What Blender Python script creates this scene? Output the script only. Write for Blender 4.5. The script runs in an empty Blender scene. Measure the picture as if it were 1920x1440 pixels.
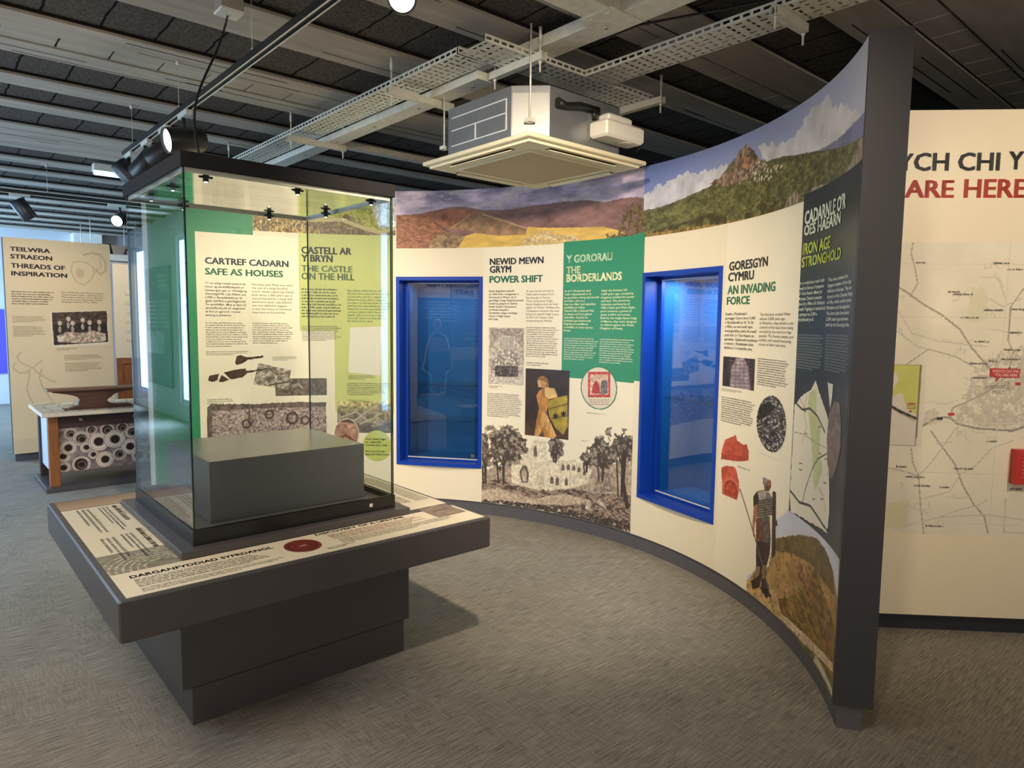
import bpy, math, random
import numpy as np

# ------------------------------------------------------------------ camera, world, exposure
D = bpy.data
SC = bpy.context.scene
COL = SC.collection
F_PX, PITCH, ROLL, EYE = 1278.3, 0.0895, 0.0116, 1.5

def cam_axes():
    f = np.array([0, math.cos(PITCH), -math.sin(PITCH)])
    u = np.array([0, math.sin(PITCH), math.cos(PITCH)])
    r = np.array([1.0, 0, 0])
    c, s = math.cos(ROLL), math.sin(ROLL)
    return c*r + s*u, -s*r + c*u, f
CR, CU, CF = cam_axes()
camd = D.cameras.new('camera')
camd.sensor_width = 36.0
camd.sensor_fit = 'HORIZONTAL'
camd.lens = 36.0*F_PX/1920.0
camd.clip_start = 0.05
cam = D.objects.new('camera', camd)
COL.objects.link(cam)
from mathutils import Matrix, Vector
m = Matrix.Identity(4)
for i in range(3):
    m[i][0], m[i][1], m[i][2] = CR[i], CU[i], -CF[i]
m[2][3] = EYE
cam.matrix_world = m
SC.camera = cam
SC.view_settings.view_transform = 'Standard'
SC.view_settings.look = 'None'
SC.view_settings.exposure = 0.35
SC.view_settings.gamma = 1.0
SC.view_settings.use_curve_mapping = False
SC.cycles.max_bounces = 8
SC.cycles.diffuse_bounces = 4
SC.cycles.glossy_bounces = 5
SC.cycles.transparent_max_bounces = 24
SC.cycles.sample_clamp_indirect = 4.0
SC.cycles.caustics_reflective = False
SC.cycles.caustics_refractive = False

world = D.worlds.new('daylight')
SC.world = world
world.use_nodes = True
wb = world.node_tree.nodes['Background']
wb.inputs[0].default_value = (0.45, 0.68, 1.0, 1)
wb.inputs[1].default_value = 2.2

# building axes: everything in the room is laid out on a grid turned by TH
TH = 0.7206
E1 = np.array([math.cos(TH), math.sin(TH), 0.0])
E2 = np.array([-math.sin(TH), math.cos(TH), 0.0])
ZUP = np.array([0, 0, 1.0])
def AB(a, b, z=0.0):
    return E1*a + E2*b + ZUP*z
CEIL = 3.0

def add_light(name, kind, loc, target, power, color, size=0.1, spot=60, blend=0.6, size_y=None):
    l = D.lights.new(name, kind)
    l.energy = power
    l.color = color
    if kind == 'SPOT':
        l.spot_size = math.radians(spot)
        l.spot_blend = blend
        l.shadow_soft_size = size
    elif kind == 'AREA':
        l.size = size
        if size_y:
            l.shape = 'RECTANGLE'
            l.size_y = size_y
    else:
        l.shadow_soft_size = size
    o = D.objects.new(name, l)
    COL.objects.link(o)
    o.location = loc
    d = Vector(target) - Vector(loc)
    o.rotation_euler = d.to_track_quat('-Z', 'Y').to_euler()
    o['kind'] = 'helper'
    return o

WARM = (1.0, 0.84, 0.64)
NEUT = (1.0, 0.90, 0.76)
COOL = (0.50, 0.72, 1.0)
# daylight from the tall windows in the left wall (left of the frame) plus two added soft fills
add_light('window_daylight', 'AREA', AB(-1.64, 5.9, 1.2), AB(1.5, 6.3, 0.4), 62, (0.74, 0.86, 1.0), 2.3, size_y=1.7)  # unseen wide fill, added to bring blue daylight onto the left floor
add_light('window_daylight', 'AREA', AB(-1.64, 7.85, 1.5), AB(1.5, 7.85, 1.5), 45, COOL, 0.3, size_y=2.4)
add_light('window_daylight', 'AREA', AB(-1.64, 10.5, 1.5), AB(1.5, 10.5, 1.5), 240, COOL, 0.6, size_y=2.4)
add_light('window_daylight', 'AREA', AB(-1.64, 12.98, 1.5), AB(1.5, 12.98, 1.5), 380, COOL, 0.6, size_y=2.4)
add_light('window_daylight', 'AREA', AB(0.5, -4.05, 1.3), AB(1.2, 4.0, 3.0), 48, (1.0, 0.93, 0.84), 2.6, size_y=1.8)  # soft fill added behind the camera for ceiling and panels; no opening there
add_light('ambient_fill', 'AREA', (1.0, -0.9, 2.95), (0.9, 1.6, 0.0), 5, NEUT, 2.4, size_y=1.4)  # unseen overhead fill, added for ambient light; no fitting there
add_light('ambient_fill', 'AREA', AB(-0.5, 2.6, 2.97), AB(-0.3, 3.0, 0.0), 70, NEUT, 0.8, size_y=3.0)  # second added overhead fill, raises the general light level
# track spots: two of them stand outside the frame on the same track
add_light('track_light', 'SPOT', AB(1.24, 1.2, 2.58), (0.0, 4.95, 0.8), 262, WARM, 0.05, 88, 1.0)
add_light('track_light', 'SPOT', AB(1.24, 0.6, 2.58), (1.15, 3.7, 1.0), 52, WARM, 0.05, 80, 1.0)
add_light('track_light', 'SPOT', (2.55, 1.35, 2.7), (2.35, 3.3, 1.65), 84, WARM, 0.05, 85, 1.0)
add_light('track_light', 'SPOT', AB(1.24, 3.72, 2.56), (-1.75, 5.2, 1.0), 140, WARM, 0.05, 98, 1.0)
add_light('track_light', 'SPOT', AB(0.9, 6.9, 2.6), AB(1.1, 8.6, 1.2), 60, WARM, 0.05, 85, 1.0)
add_light('track_light', 'SPOT', AB(1.24, 1.7, 2.5), AB(-1.4, 2.7, 1.4), 110, WARM, 0.05, 75, 0.8)

add_light('track_light', 'SPOT', AB(2.2, 8.35, 2.55), AB(2.25, 10.5, 1.5), 95, WARM, 0.05, 85, 1.0)

# ------------------------------------------------------------------ helpers
def lin(c):
    c = np.asarray(c, float)/255.0
    return np.where(c <= 0.04045, c/12.92, ((c+0.055)/1.055)**2.4)

MATS = {}
def mat(name, rgb, rough=0.5, metal=0.0, spec=0.5, noise=0.0, nscale=40.0, bump=0.0, coat=0.0, stretch=None):
    """a plain procedural material; noise modulates the colour, bump the surface"""
    if name in MATS:
        return MATS[name]
    m = D.materials.new(name)
    m.use_nodes = True
    nt = m.node_tree
    b = nt.nodes['Principled BSDF']
    c = tuple(lin(rgb)) + (1,)
    b.inputs['Base Color'].default_value = c
    b.inputs['Roughness'].default_value = rough
    b.inputs['Metallic'].default_value = metal
    b.inputs['Specular IOR Level'].default_value = spec
    if coat:
        b.inputs['Coat Weight'].default_value = coat
        b.inputs['Coat Roughness'].default_value = 0.05
    if noise or bump:
        tc = nt.nodes.new('ShaderNodeTexCoord')
        mp = nt.nodes.new('ShaderNodeMapping')
        if stretch:
            mp.inputs['Scale'].default_value = stretch
        nt.links.new(tc.outputs['Object'], mp.inputs['Vector'])
        n = nt.nodes.new('ShaderNodeTexNoise')
        n.inputs['Scale'].default_value = nscale
        n.inputs['Detail'].default_value = 5
        nt.links.new(mp.outputs[0], n.inputs['Vector'])
        if noise:
            r = nt.nodes.new('ShaderNodeMapRange')
            r.inputs['From Min'].default_value = 0.25
            r.inputs['From Max'].default_value = 0.75
            r.inputs['To Min'].default_value = 1 - noise
            r.inputs['To Max'].default_value = 1 + noise
            nt.links.new(n.outputs['Fac'], r.inputs['Value'])
            mx = nt.nodes.new('ShaderNodeVectorMath')
            mx.operation = 'SCALE'
            mx.inputs[0].default_value = c[:3]
            nt.links.new(r.outputs[0], mx.inputs['Scale'])
            nt.links.new(mx.outputs[0], b.inputs['Base Color'])
        if bump:
            bp = nt.nodes.new('ShaderNodeBump')
            bp.inputs['Strength'].default_value = bump
            bp.inputs['Distance'].default_value = 0.01
            nt.links.new(n.outputs['Fac'], bp.inputs['Height'])
            nt.links.new(bp.outputs[0], b.inputs['Normal'])
    MATS[name] = m
    return m

def emit(name, rgb, strength):
    if name in MATS:
        return MATS[name]
    m = D.materials.new(name)
    m.use_nodes = True
    nt = m.node_tree
    b = nt.nodes['Principled BSDF']
    b.inputs['Base Color'].default_value = tuple(lin(rgb)) + (1,)
    b.inputs['Emission Color'].default_value = tuple(lin(rgb)) + (1,)
    b.inputs['Emission Strength'].default_value = strength
    MATS[name] = m
    return m

def glass(name, tint=(245, 252, 248), ior=1.5, gain=1.0):
    m = D.materials.new(name)
    m.use_nodes = True
    nt = m.node_tree
    nt.nodes.clear()
    out = nt.nodes.new('ShaderNodeOutputMaterial')
    mix = nt.nodes.new('ShaderNodeMixShader')
    tr = nt.nodes.new('ShaderNodeBsdfTransparent')
    gl = nt.nodes.new('ShaderNodeBsdfGlossy')
    fr = nt.nodes.new('ShaderNodeFresnel')
    ml = nt.nodes.new('ShaderNodeMath')
    ml.operation = 'MULTIPLY'
    ml.use_clamp = True
    ml.inputs[1].default_value = gain
    ge = nt.nodes.new('ShaderNodeNewGeometry')
    io = nt.nodes.new('ShaderNodeMapRange')
    io.inputs['To Min'].default_value = ior
    io.inputs['To Max'].default_value = 1/ior
    nt.links.new(ge.outputs['Backfacing'], io.inputs['Value'])
    nt.links.new(io.outputs[0], fr.inputs['IOR'])
    tr.inputs['Color'].default_value = tuple(lin(tint)) + (1,)
    gl.inputs['Roughness'].default_value = 0.0
    nt.links.new(fr.outputs[0], ml.inputs[0])
    nt.links.new(ml.outputs[0], mix.inputs[0])
    nt.links.new(tr.outputs[0], mix.inputs[1])
    nt.links.new(gl.outputs[0], mix.inputs[2])
    nt.links.new(mix.outputs[0], out.inputs['Surface'])
    MATS[name] = m
    return m

def print_mat():
    """printed vinyl: the colour of the print is stored per vertex"""
    if 'print' in MATS:
        return MATS['print']
    m = D.materials.new('print')
    m.use_nodes = True
    nt = m.node_tree
    b = nt.nodes['Principled BSDF']
    a = nt.nodes.new('ShaderNodeVertexColor')
    a.layer_name = 'ink'
    nt.links.new(a.outputs['Color'], b.inputs['Base Color'])
    b.inputs['Roughness'].default_value = 0.42
    b.inputs['Specular IOR Level'].default_value = 0.35
    MATS['print'] = m
    return m

def tag(o, label=None, cat=None, group=None, kind=None):
    if label: o['label'] = label
    if cat: o['category'] = cat
    if group: o['group'] = group
    if kind: o['kind'] = kind
    return o

def empty(name, loc=(0, 0, 0), rz=0.0, label=None, cat=None, group=None):
    o = D.objects.new(name, None)
    COL.objects.link(o)
    o.location = loc
    o.rotation_euler = (0, 0, rz)
    o.empty_display_size = 0.05
    return tag(o, label, cat, group)

def link(name, me, material, parent=None, label=None):
    o = D.objects.new(name, me)
    COL.objects.link(o)
    if material is not None:
        for mm in (material if isinstance(material, (list, tuple)) else [material]):
            me.materials.append(mm)
    if parent is not None:
        o.parent = parent
    if label: o['label'] = label
    return o

class MB:
    """collects simple solids; build() links them as one mesh object"""
    def __init__(self):
        self.v, self.f, self.mi, self.cur, self.sm = [], [], [], 0, []
    def face(self, idx, smooth=False):
        self.f.append(tuple(idx)); self.mi.append(self.cur); self.sm.append(smooth)
    def add(self, vs, fs, smooth=False):
        n = len(self.v)
        self.v += [tuple(float(x) for x in p) for p in vs]
        for f in fs: self.face([i+n for i in f], smooth)
    def box(self, x0, x1, y0, y1, z0, z1, bev=0.0):
        if bev <= 0:
            vs = [(x, y, z) for z in (z0, z1) for y in (y0, y1) for x in (x0, x1)]
            self.add(vs, [(0, 2, 3, 1), (4, 5, 7, 6), (0, 1, 5, 4), (2, 6, 7, 3), (0, 4, 6, 2), (1, 3, 7, 5)])
        else:
            # chamfered box: rounded in plan edges and at the top and bottom rims
            b = bev
            rings = []
            for z, i in ((z0, b), (z0+b, 0), (z1-b, 0), (z1, b)):
                r = []
                for (cx, cy, dx, dy) in ((x0, y0, 1, 1), (x1, y0, -1, 1), (x1, y1, -1, -1), (x0, y1, 1, -1)):
                    p1 = (cx+dx*i, cy+dy*(i+b*0.8), z); p2 = (cx+dx*(i+b*0.8), cy+dy*i, z)
                    r += [p1, p2] if dx*dy > 0 else [p2, p1]
                rings.append(r)
            vs = [p for r in rings for p in r]
            fs = [tuple(range(7, -1, -1)), tuple(range(24, 32))]
            for k in range(3):
                for j in range(8):
                    fs.append((k*8+j, k*8+(j+1) % 8, (k+1)*8+(j+1) % 8, (k+1)*8+j))
            self.add(vs, fs)
        return self
    def obox(self, c, ux, uy, uz, sx, sy, sz):
        """box with centre c, axes ux uy uz and full sizes"""
        c = np.array(c, float); ux = np.array(ux, float); uy = np.array(uy, float); uz = np.array(uz, float)
        vs = [c+ux*x*sx/2+uy*y*sy/2+uz*z*sz/2 for z in (-1, 1) for y in (-1, 1) for x in (-1, 1)]
        self.add(vs, [(0, 2, 3, 1), (4, 5, 7, 6), (0, 1, 5, 4), (2, 6, 7, 3), (0, 4, 6, 2), (1, 3, 7, 5)])
        return self
    def tube(self, pts, r, n=8, caps=True):
        pts = [np.array(p, float) for p in pts]
        rs = r if isinstance(r, (list, tuple)) else [r]*len(pts)
        rings = []
        ref = None
        for i, p in enumerate(pts):
            t = pts[min(i+1, len(pts)-1)] - pts[max(i-1, 0)]
            t = t/ (np.linalg.norm(t)+1e-12)
            if ref is None:
                ref = np.array([0, 0, 1.0]) if abs(t[2]) < 0.9 else np.array([1.0, 0, 0])
            a = np.cross(t, ref); a /= np.linalg.norm(a)+1e-12
            b = np.cross(a, t); ref = b
            rings.append([p + rs[i]*(math.cos(2*math.pi*k/n)*a + math.sin(2*math.pi*k/n)*b) for k in range(n)])
        vs = [q for rg in rings for q in rg]
        n0 = len(self.v)
        self.v += [tuple(float(x) for x in p) for p in vs]
        for i in range(len(pts)-1):
            for k in range(n):
                self.face((n0+i*n+k, n0+(i+1)*n+k, n0+(i+1)*n+(k+1) % n, n0+i*n+(k+1) % n), True)
        if caps:
            self.face([n0+k for k in range(n)])
            self.face([n0+(len(pts)-1)*n+k for k in range(n-1, -1, -1)])
        return self
    def lathe(self, c, d, prof, n=28):
        """closed surface of revolution about d through c; prof = (distance along d, radius)"""
        c = np.array(c, float); d = np.array(d, float); d /= np.linalg.norm(d)
        ref = np.array([0, 0, 1.0]) if abs(d[2]) < .9 else np.array([1.0, 0, 0])
        a = np.cross(d, ref); a /= np.linalg.norm(a); b = np.cross(a, d)
        n0 = len(self.v)
        for t, r in prof:
            for k in range(n):
                q = c+d*t+r*(math.cos(2*math.pi*k/n)*a+math.sin(2*math.pi*k/n)*b); self.v.append(tuple(float(x) for x in q))
        for i in range(len(prof)-1):
            flat_ = abs(prof[i+1][0]-prof[i][0]) < 1e-6
            for k in range(n): self.face((n0+i*n+k, n0+(i+1)*n+k, n0+(i+1)*n+(k+1) % n, n0+i*n+(k+1) % n), not flat_)
        self.face([n0+k for k in range(n)]); self.face([n0+(len(prof)-1)*n+k for k in range(n-1, -1, -1)])
        return self
    def prism(self, poly, O, U, V, W, d):
        """polygon (u, v) in the plane O,U,V thickened by d along W"""
        O, U, V, W = [np.array(q, float) for q in (O, U, V, W)]
        n = len(poly)
        a = [O+U*u+V*v for u, v in poly]
        b = [p+W*d for p in a]
        self.add(a+b, [tuple(range(n-1, -1, -1)), tuple(range(n, 2*n))] +
                 [(i, (i+1) % n, n+(i+1) % n, n+i) for i in range(n)])
        return self
    def build(self, name, material, parent=None, label=None, fix=True):
        me = D.meshes.new(name)
        me.from_pydata(self.v, [], self.f)
        me.polygons.foreach_set('material_index', self.mi)
        me.polygons.foreach_set('use_smooth', self.sm)
        if fix:
            import bmesh
            bm = bmesh.new(); bm.from_mesh(me)
            bmesh.ops.recalc_face_normals(bm, faces=bm.faces)
            bm.to_mesh(me); bm.free()
        me.update()
        return link(name, me, material, parent, label)

def np_mesh(name, verts, faces, material, parent=None, label=None, ink=None, smooth=False):
    """fast mesh from arrays; verts (n,3), faces (m,4) or (m,3)"""
    verts = np.ascontiguousarray(verts, np.float32); faces = np.ascontiguousarray(faces, np.int32)
    me = D.meshes.new(name)
    k = faces.shape[1]
    me.vertices.add(len(verts)); me.vertices.foreach_set('co', verts.ravel())
    me.loops.add(faces.size); me.loops.foreach_set('vertex_index', faces.ravel())
    me.polygons.add(len(faces))
    me.polygons.foreach_set('loop_start', np.arange(0, faces.size, k, dtype=np.int32))
    me.polygons.foreach_set('loop_total', np.full(len(faces), k, np.int32))
    me.polygons.foreach_set('use_smooth', np.full(len(faces), smooth, bool))
    me.update(calc_edges=True)
    if ink is not None:
        at = me.color_attributes.new('ink', 'FLOAT_COLOR', 'POINT')
        at.data.foreach_set('color', np.ascontiguousarray(np.c_[ink, np.ones(len(ink))], np.float32).ravel())
    return link(name, me, material, parent, label)

# ------------------------------------------------------------------ surfaces that carry print
def ray(px):
    px = np.asarray(px, float)
    x = (px[..., 0]-960)/F_PX; y = -(px[..., 1]-720)/F_PX
    return x[..., None]*CR + y[..., None]*CU + CF

class Flat:
    def __init__(self, O, U, V):
        self.O, self.U, self.V = [np.array(q, float) for q in (O, U, V)]
        self.N = np.cross(self.U, self.V)
    def uv(self, px):
        d = ray(px); o = np.array([0, 0, EYE])
        t = ((self.O-o)@self.N)/(d@self.N)
        p = o + d*t[..., None] - self.O
        return np.stack([p@self.U, p@self.V], -1)
    def pt(self, u, v, off=0.0):
        u = np.asarray(u, float); v = np.asarray(v, float)
        return self.O + u[..., None]*self.U + v[..., None]*self.V + self.N*off

class Curved:
    """inside of a vertical cylinder; u runs to the right as seen from inside, v is height"""
    def __init__(self, C, R, a0):
        self.C, self.R, self.a0 = np.array(C, float), R, a0
    def uv(self, px):
        d = ray(px); o = -self.C[:2]
        a = (d[..., :2]**2).sum(-1); b = d[..., :2]@o; c = o@o-self.R**2
        t = (-b+np.sqrt(b*b-a*c))/a
        x = d[..., 0]*t+o[0]; y = d[..., 1]*t+o[1]
        return np.stack([self.R*(self.a0-np.arctan2(y, x)), EYE+d[..., 2]*t], -1)
    def pt(self, u, v, off=0.0):
        an = self.a0-np.asarray(u, float)/self.R
        r = self.R-off
        v = np.asarray(v, float)
        return np.stack([self.C[0]+r*np.cos(an), self.C[1]+r*np.sin(an), v+0*an], -1)

def patch(S, u0, u1, v0, v1, name, material, parent, off, label=None, thick=0.0, step=0.04):
    """a rectangular sheet on surface S with turned-back edges"""
    n = max(1, int(math.ceil((u1-u0)/step))) if isinstance(S, Curved) else 1
    us = np.linspace(u0, u1, n+1)
    back = max(off-max(thick, 0.0006), 0.0)
    P = [S.pt(us, np.full(n+1, v0), off), S.pt(us, np.full(n+1, v1), off),
         S.pt(us, np.full(n+1, v1), back), S.pt(us, np.full(n+1, v0), back)]
    V = np.concatenate(P); N = n+1
    f = []
    for i in range(n):
        for k in range(4):
            a, b = k*N, ((k+1) % 4)*N
            f.append((a+i, a+i+1, b+i+1, b+i))
    f.append((0, N, 2*N, 3*N)); f.append((n, 3*N+n, 2*N+n, N+n))
    return np_mesh(name, V, np.array(f), material, parent, label)

def sheet(S, px_poly, name, material, parent, off, label=None):
    """flat polygon given by photo pixels, on surface S (small shapes only)"""
    q = S.uv(np.array(px_poly, float))
    P = S.pt(q[:, 0], q[:, 1], off)
    b = MB(); b.add(P, [tuple(range(len(P)))])
    return b.build(name, material, parent, label, fix=False)

# ------------------------------------------------------------------ lettering
_tx = {}
def glyphs(s, bold):
    """(x, y) vertices and triangles of one line of type, cap height 1"""
    key = (s, bold)
    if key in _tx: return _tx[key]
    cu = D.curves.new('t', 'FONT')
    cu.body = s; cu.size = 1.0; cu.resolution_u = 2
    cu.offset = bold
    cu.space_character = 1.0 + bold*1.2
    o = D.objects.new('t', cu); COL.objects.link(o)
    dg = bpy.context.evaluated_depsgraph_get()
    e = o.evaluated_get(dg); me = e.to_mesh()
    n = len(me.vertices); v = np.zeros(n*3, np.float32); me.vertices.foreach_get('co', v)
    me.calc_loop_triangles()
    t = np.zeros(len(me.loop_triangles)*3, np.int32); me.loop_triangles.foreach_get('vertices', t)
    e.to_mesh_clear(); D.objects.remove(o); D.curves.remove(cu)
    v = v.reshape(-1, 3)[:, :2].astype(float)
    if bold and n: v = v
    _tx[key] = (v, t.reshape(-1, 3))
    return _tx[key]
CAP = {}
def cap(bold):
    if bold not in CAP:
        v, _ = glyphs('H', bold); CAP[bold] = (v[:, 1].min(), v[:, 1].max())
    return CAP[bold]

class Type:
    """one block of lettering = one mesh"""
    def __init__(self, S, off=0.0022):
        self.S, self.off, self.V, self.T, self.n = S, off, [], [], 0
    def put(self, u, v, tri):
        P = self.S.pt(u, v, self.off)
        self.V.append(P); self.T.append(tri+self.n); self.n += len(P)
    def line(self, s, u0, u1, v0, v1, bold=0.03):
        g, t = glyphs(s, 0)
        c0, c1 = cap(0)
        x0, x1 = g[:, 0].min(), g[:, 0].max()
        k = (u1-u0)/(x1-x0)
        b = bold*0.62; h = v1-v0; kv = h/(c1-c0)
        for dx, dy in (((0, 0), (-1, -1), (1, -1), (-1, 1), (1, 1), (-1, 0), (1, 0)) if bold > 0.02 else ((0, 0),)):   # overlapping copies thicken the strokes
            self.put(u0+b*k+(g[:, 0]-x0)*(u1-u0-2*b*k)/(x1-x0)+dx*b*k, v0+b*0.5*kv+(g[:, 1]-c0)/(c1-c0)*(h-b*kv)+dy*b*0.5*kv, t)
        return self
    def head(self, s, tl, br, bold=0.062):
        """fit a heading between two photo pixels: cap-top left and baseline right"""
        q = self.S.uv(np.array([tl, br, (tl[0], br[1]), (br[0], tl[1])], float))
        u0 = (q[0, 0]+q[2, 0])/2; u1 = (q[1, 0]+q[3, 0])/2
        return self.line(s, u0, u1, q[1, 1], q[0, 1], bold)
    def body(self, lines, u0, u1, v0, v1, bold=0.0, fill=0.62):
        n = len(lines); pitch = (v1-v0)/n
        c0, c1 = cap(bold)
        w = max(np.ptp(glyphs(s, bold)[0][:, 0]) for s in lines if s.strip())
        k = (u1-u0)/w
        for i, s in enumerate(lines):
            if not s.strip(): continue
            g, t = glyphs(s, bold)
            base = v1-pitch*(i+0.78)
            self.put(u0+(g[:, 0]-g[:, 0].min())*k, base+(g[:, 1]-c0)*(pitch*fill/(c1-c0)), t)
        return self
    def scrawl(self, u0, u1, v0, v1, n, seed=1, last=0.6, weight=1.0):
        """type too small to read in the photo: strokes the size of its letters, no words"""
        rg = random.Random(seed); pitch = (v1-v0)/n; xh = pitch*0.42
        lw = xh*0.62; sw = xh*0.2*weight
        U, Vv, T = [], [], []
        def q(a, b, c, d):
            k = len(U); U.extend((a, b, b, a)); Vv.extend((c, c, d, d)); T.extend(((k, k+1, k+2), (k, k+2, k+3)))
        for i in range(n):
            y = v1-pitch*(i+0.75); x = u0
            end = u0+(u1-u0)*(last if i == n-1 else rg.uniform(0.84, 1.0))
            while x < end:
                for _ in range(rg.randint(2, 9)):
                    if x > end: break
                    h = xh*(1.65 if rg.random() < 0.22 else 1.0); dn = xh*0.5 if rg.random() < 0.1 else 0
                    q(x, x+sw, y-dn, y+h)
                    r = rg.random()
                    if r < 0.6: q(x, x+lw*0.8, y+xh-sw, y+xh)
                    if r > 0.35: q(x, x+lw*0.8, y, y+sw)
                    if r < 0.75: q(x+lw*0.8-sw, x+lw*0.8, y, y+xh)
                    x += lw*1.12
                x += lw*0.8
        self.put(np.array(U), np.array(Vv), np.array(T))
        return self
    def scrawl_px(self, tl, br, n, seed=1, last=0.6, weight=1.0):
        q = self.S.uv(np.array([tl, br], float))
        return self.scrawl(q[0, 0], q[1, 0], q[1, 1], q[0, 1], n, seed, last, weight)
    def body_px(self, lines, tl, br, bold=0.0, fill=0.62):
        q = self.S.uv(np.array([tl, br], float))
        return self.body(lines, q[0, 0], q[1, 0], q[1, 1], q[0, 1], bold, fill)
    def build(self, name, material, parent, label=None):
        return np_mesh(name, np.concatenate(self.V), np.concatenate(self.T), material, parent, label)

# ------------------------------------------------------------------ pictures
def vnoise(x, y, seed):
    """smooth value noise on arrays"""
    xi = np.floor(x).astype(np.int64); yi = np.floor(y).astype(np.int64)
    fx = x-xi; fy = y-yi
    fx = fx*fx*(3-2*fx); fy = fy*fy*(3-2*fy)
    def h(a, b):
        n = (a*374761393 + b*668265263 + seed*1274126177) & 0xffffffff
        n = ((n ^ (n >> 13))*1103515245) & 0xffffffff
        return ((n ^ (n >> 16)) & 0xffff)/65535.0
    a = h(xi, yi); b = h(xi+1, yi); c = h(xi, yi+1); d = h(xi+1, yi+1)
    return (a*(1-fx)+b*fx)*(1-fy)+(c*(1-fx)+d*fx)*fy

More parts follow.
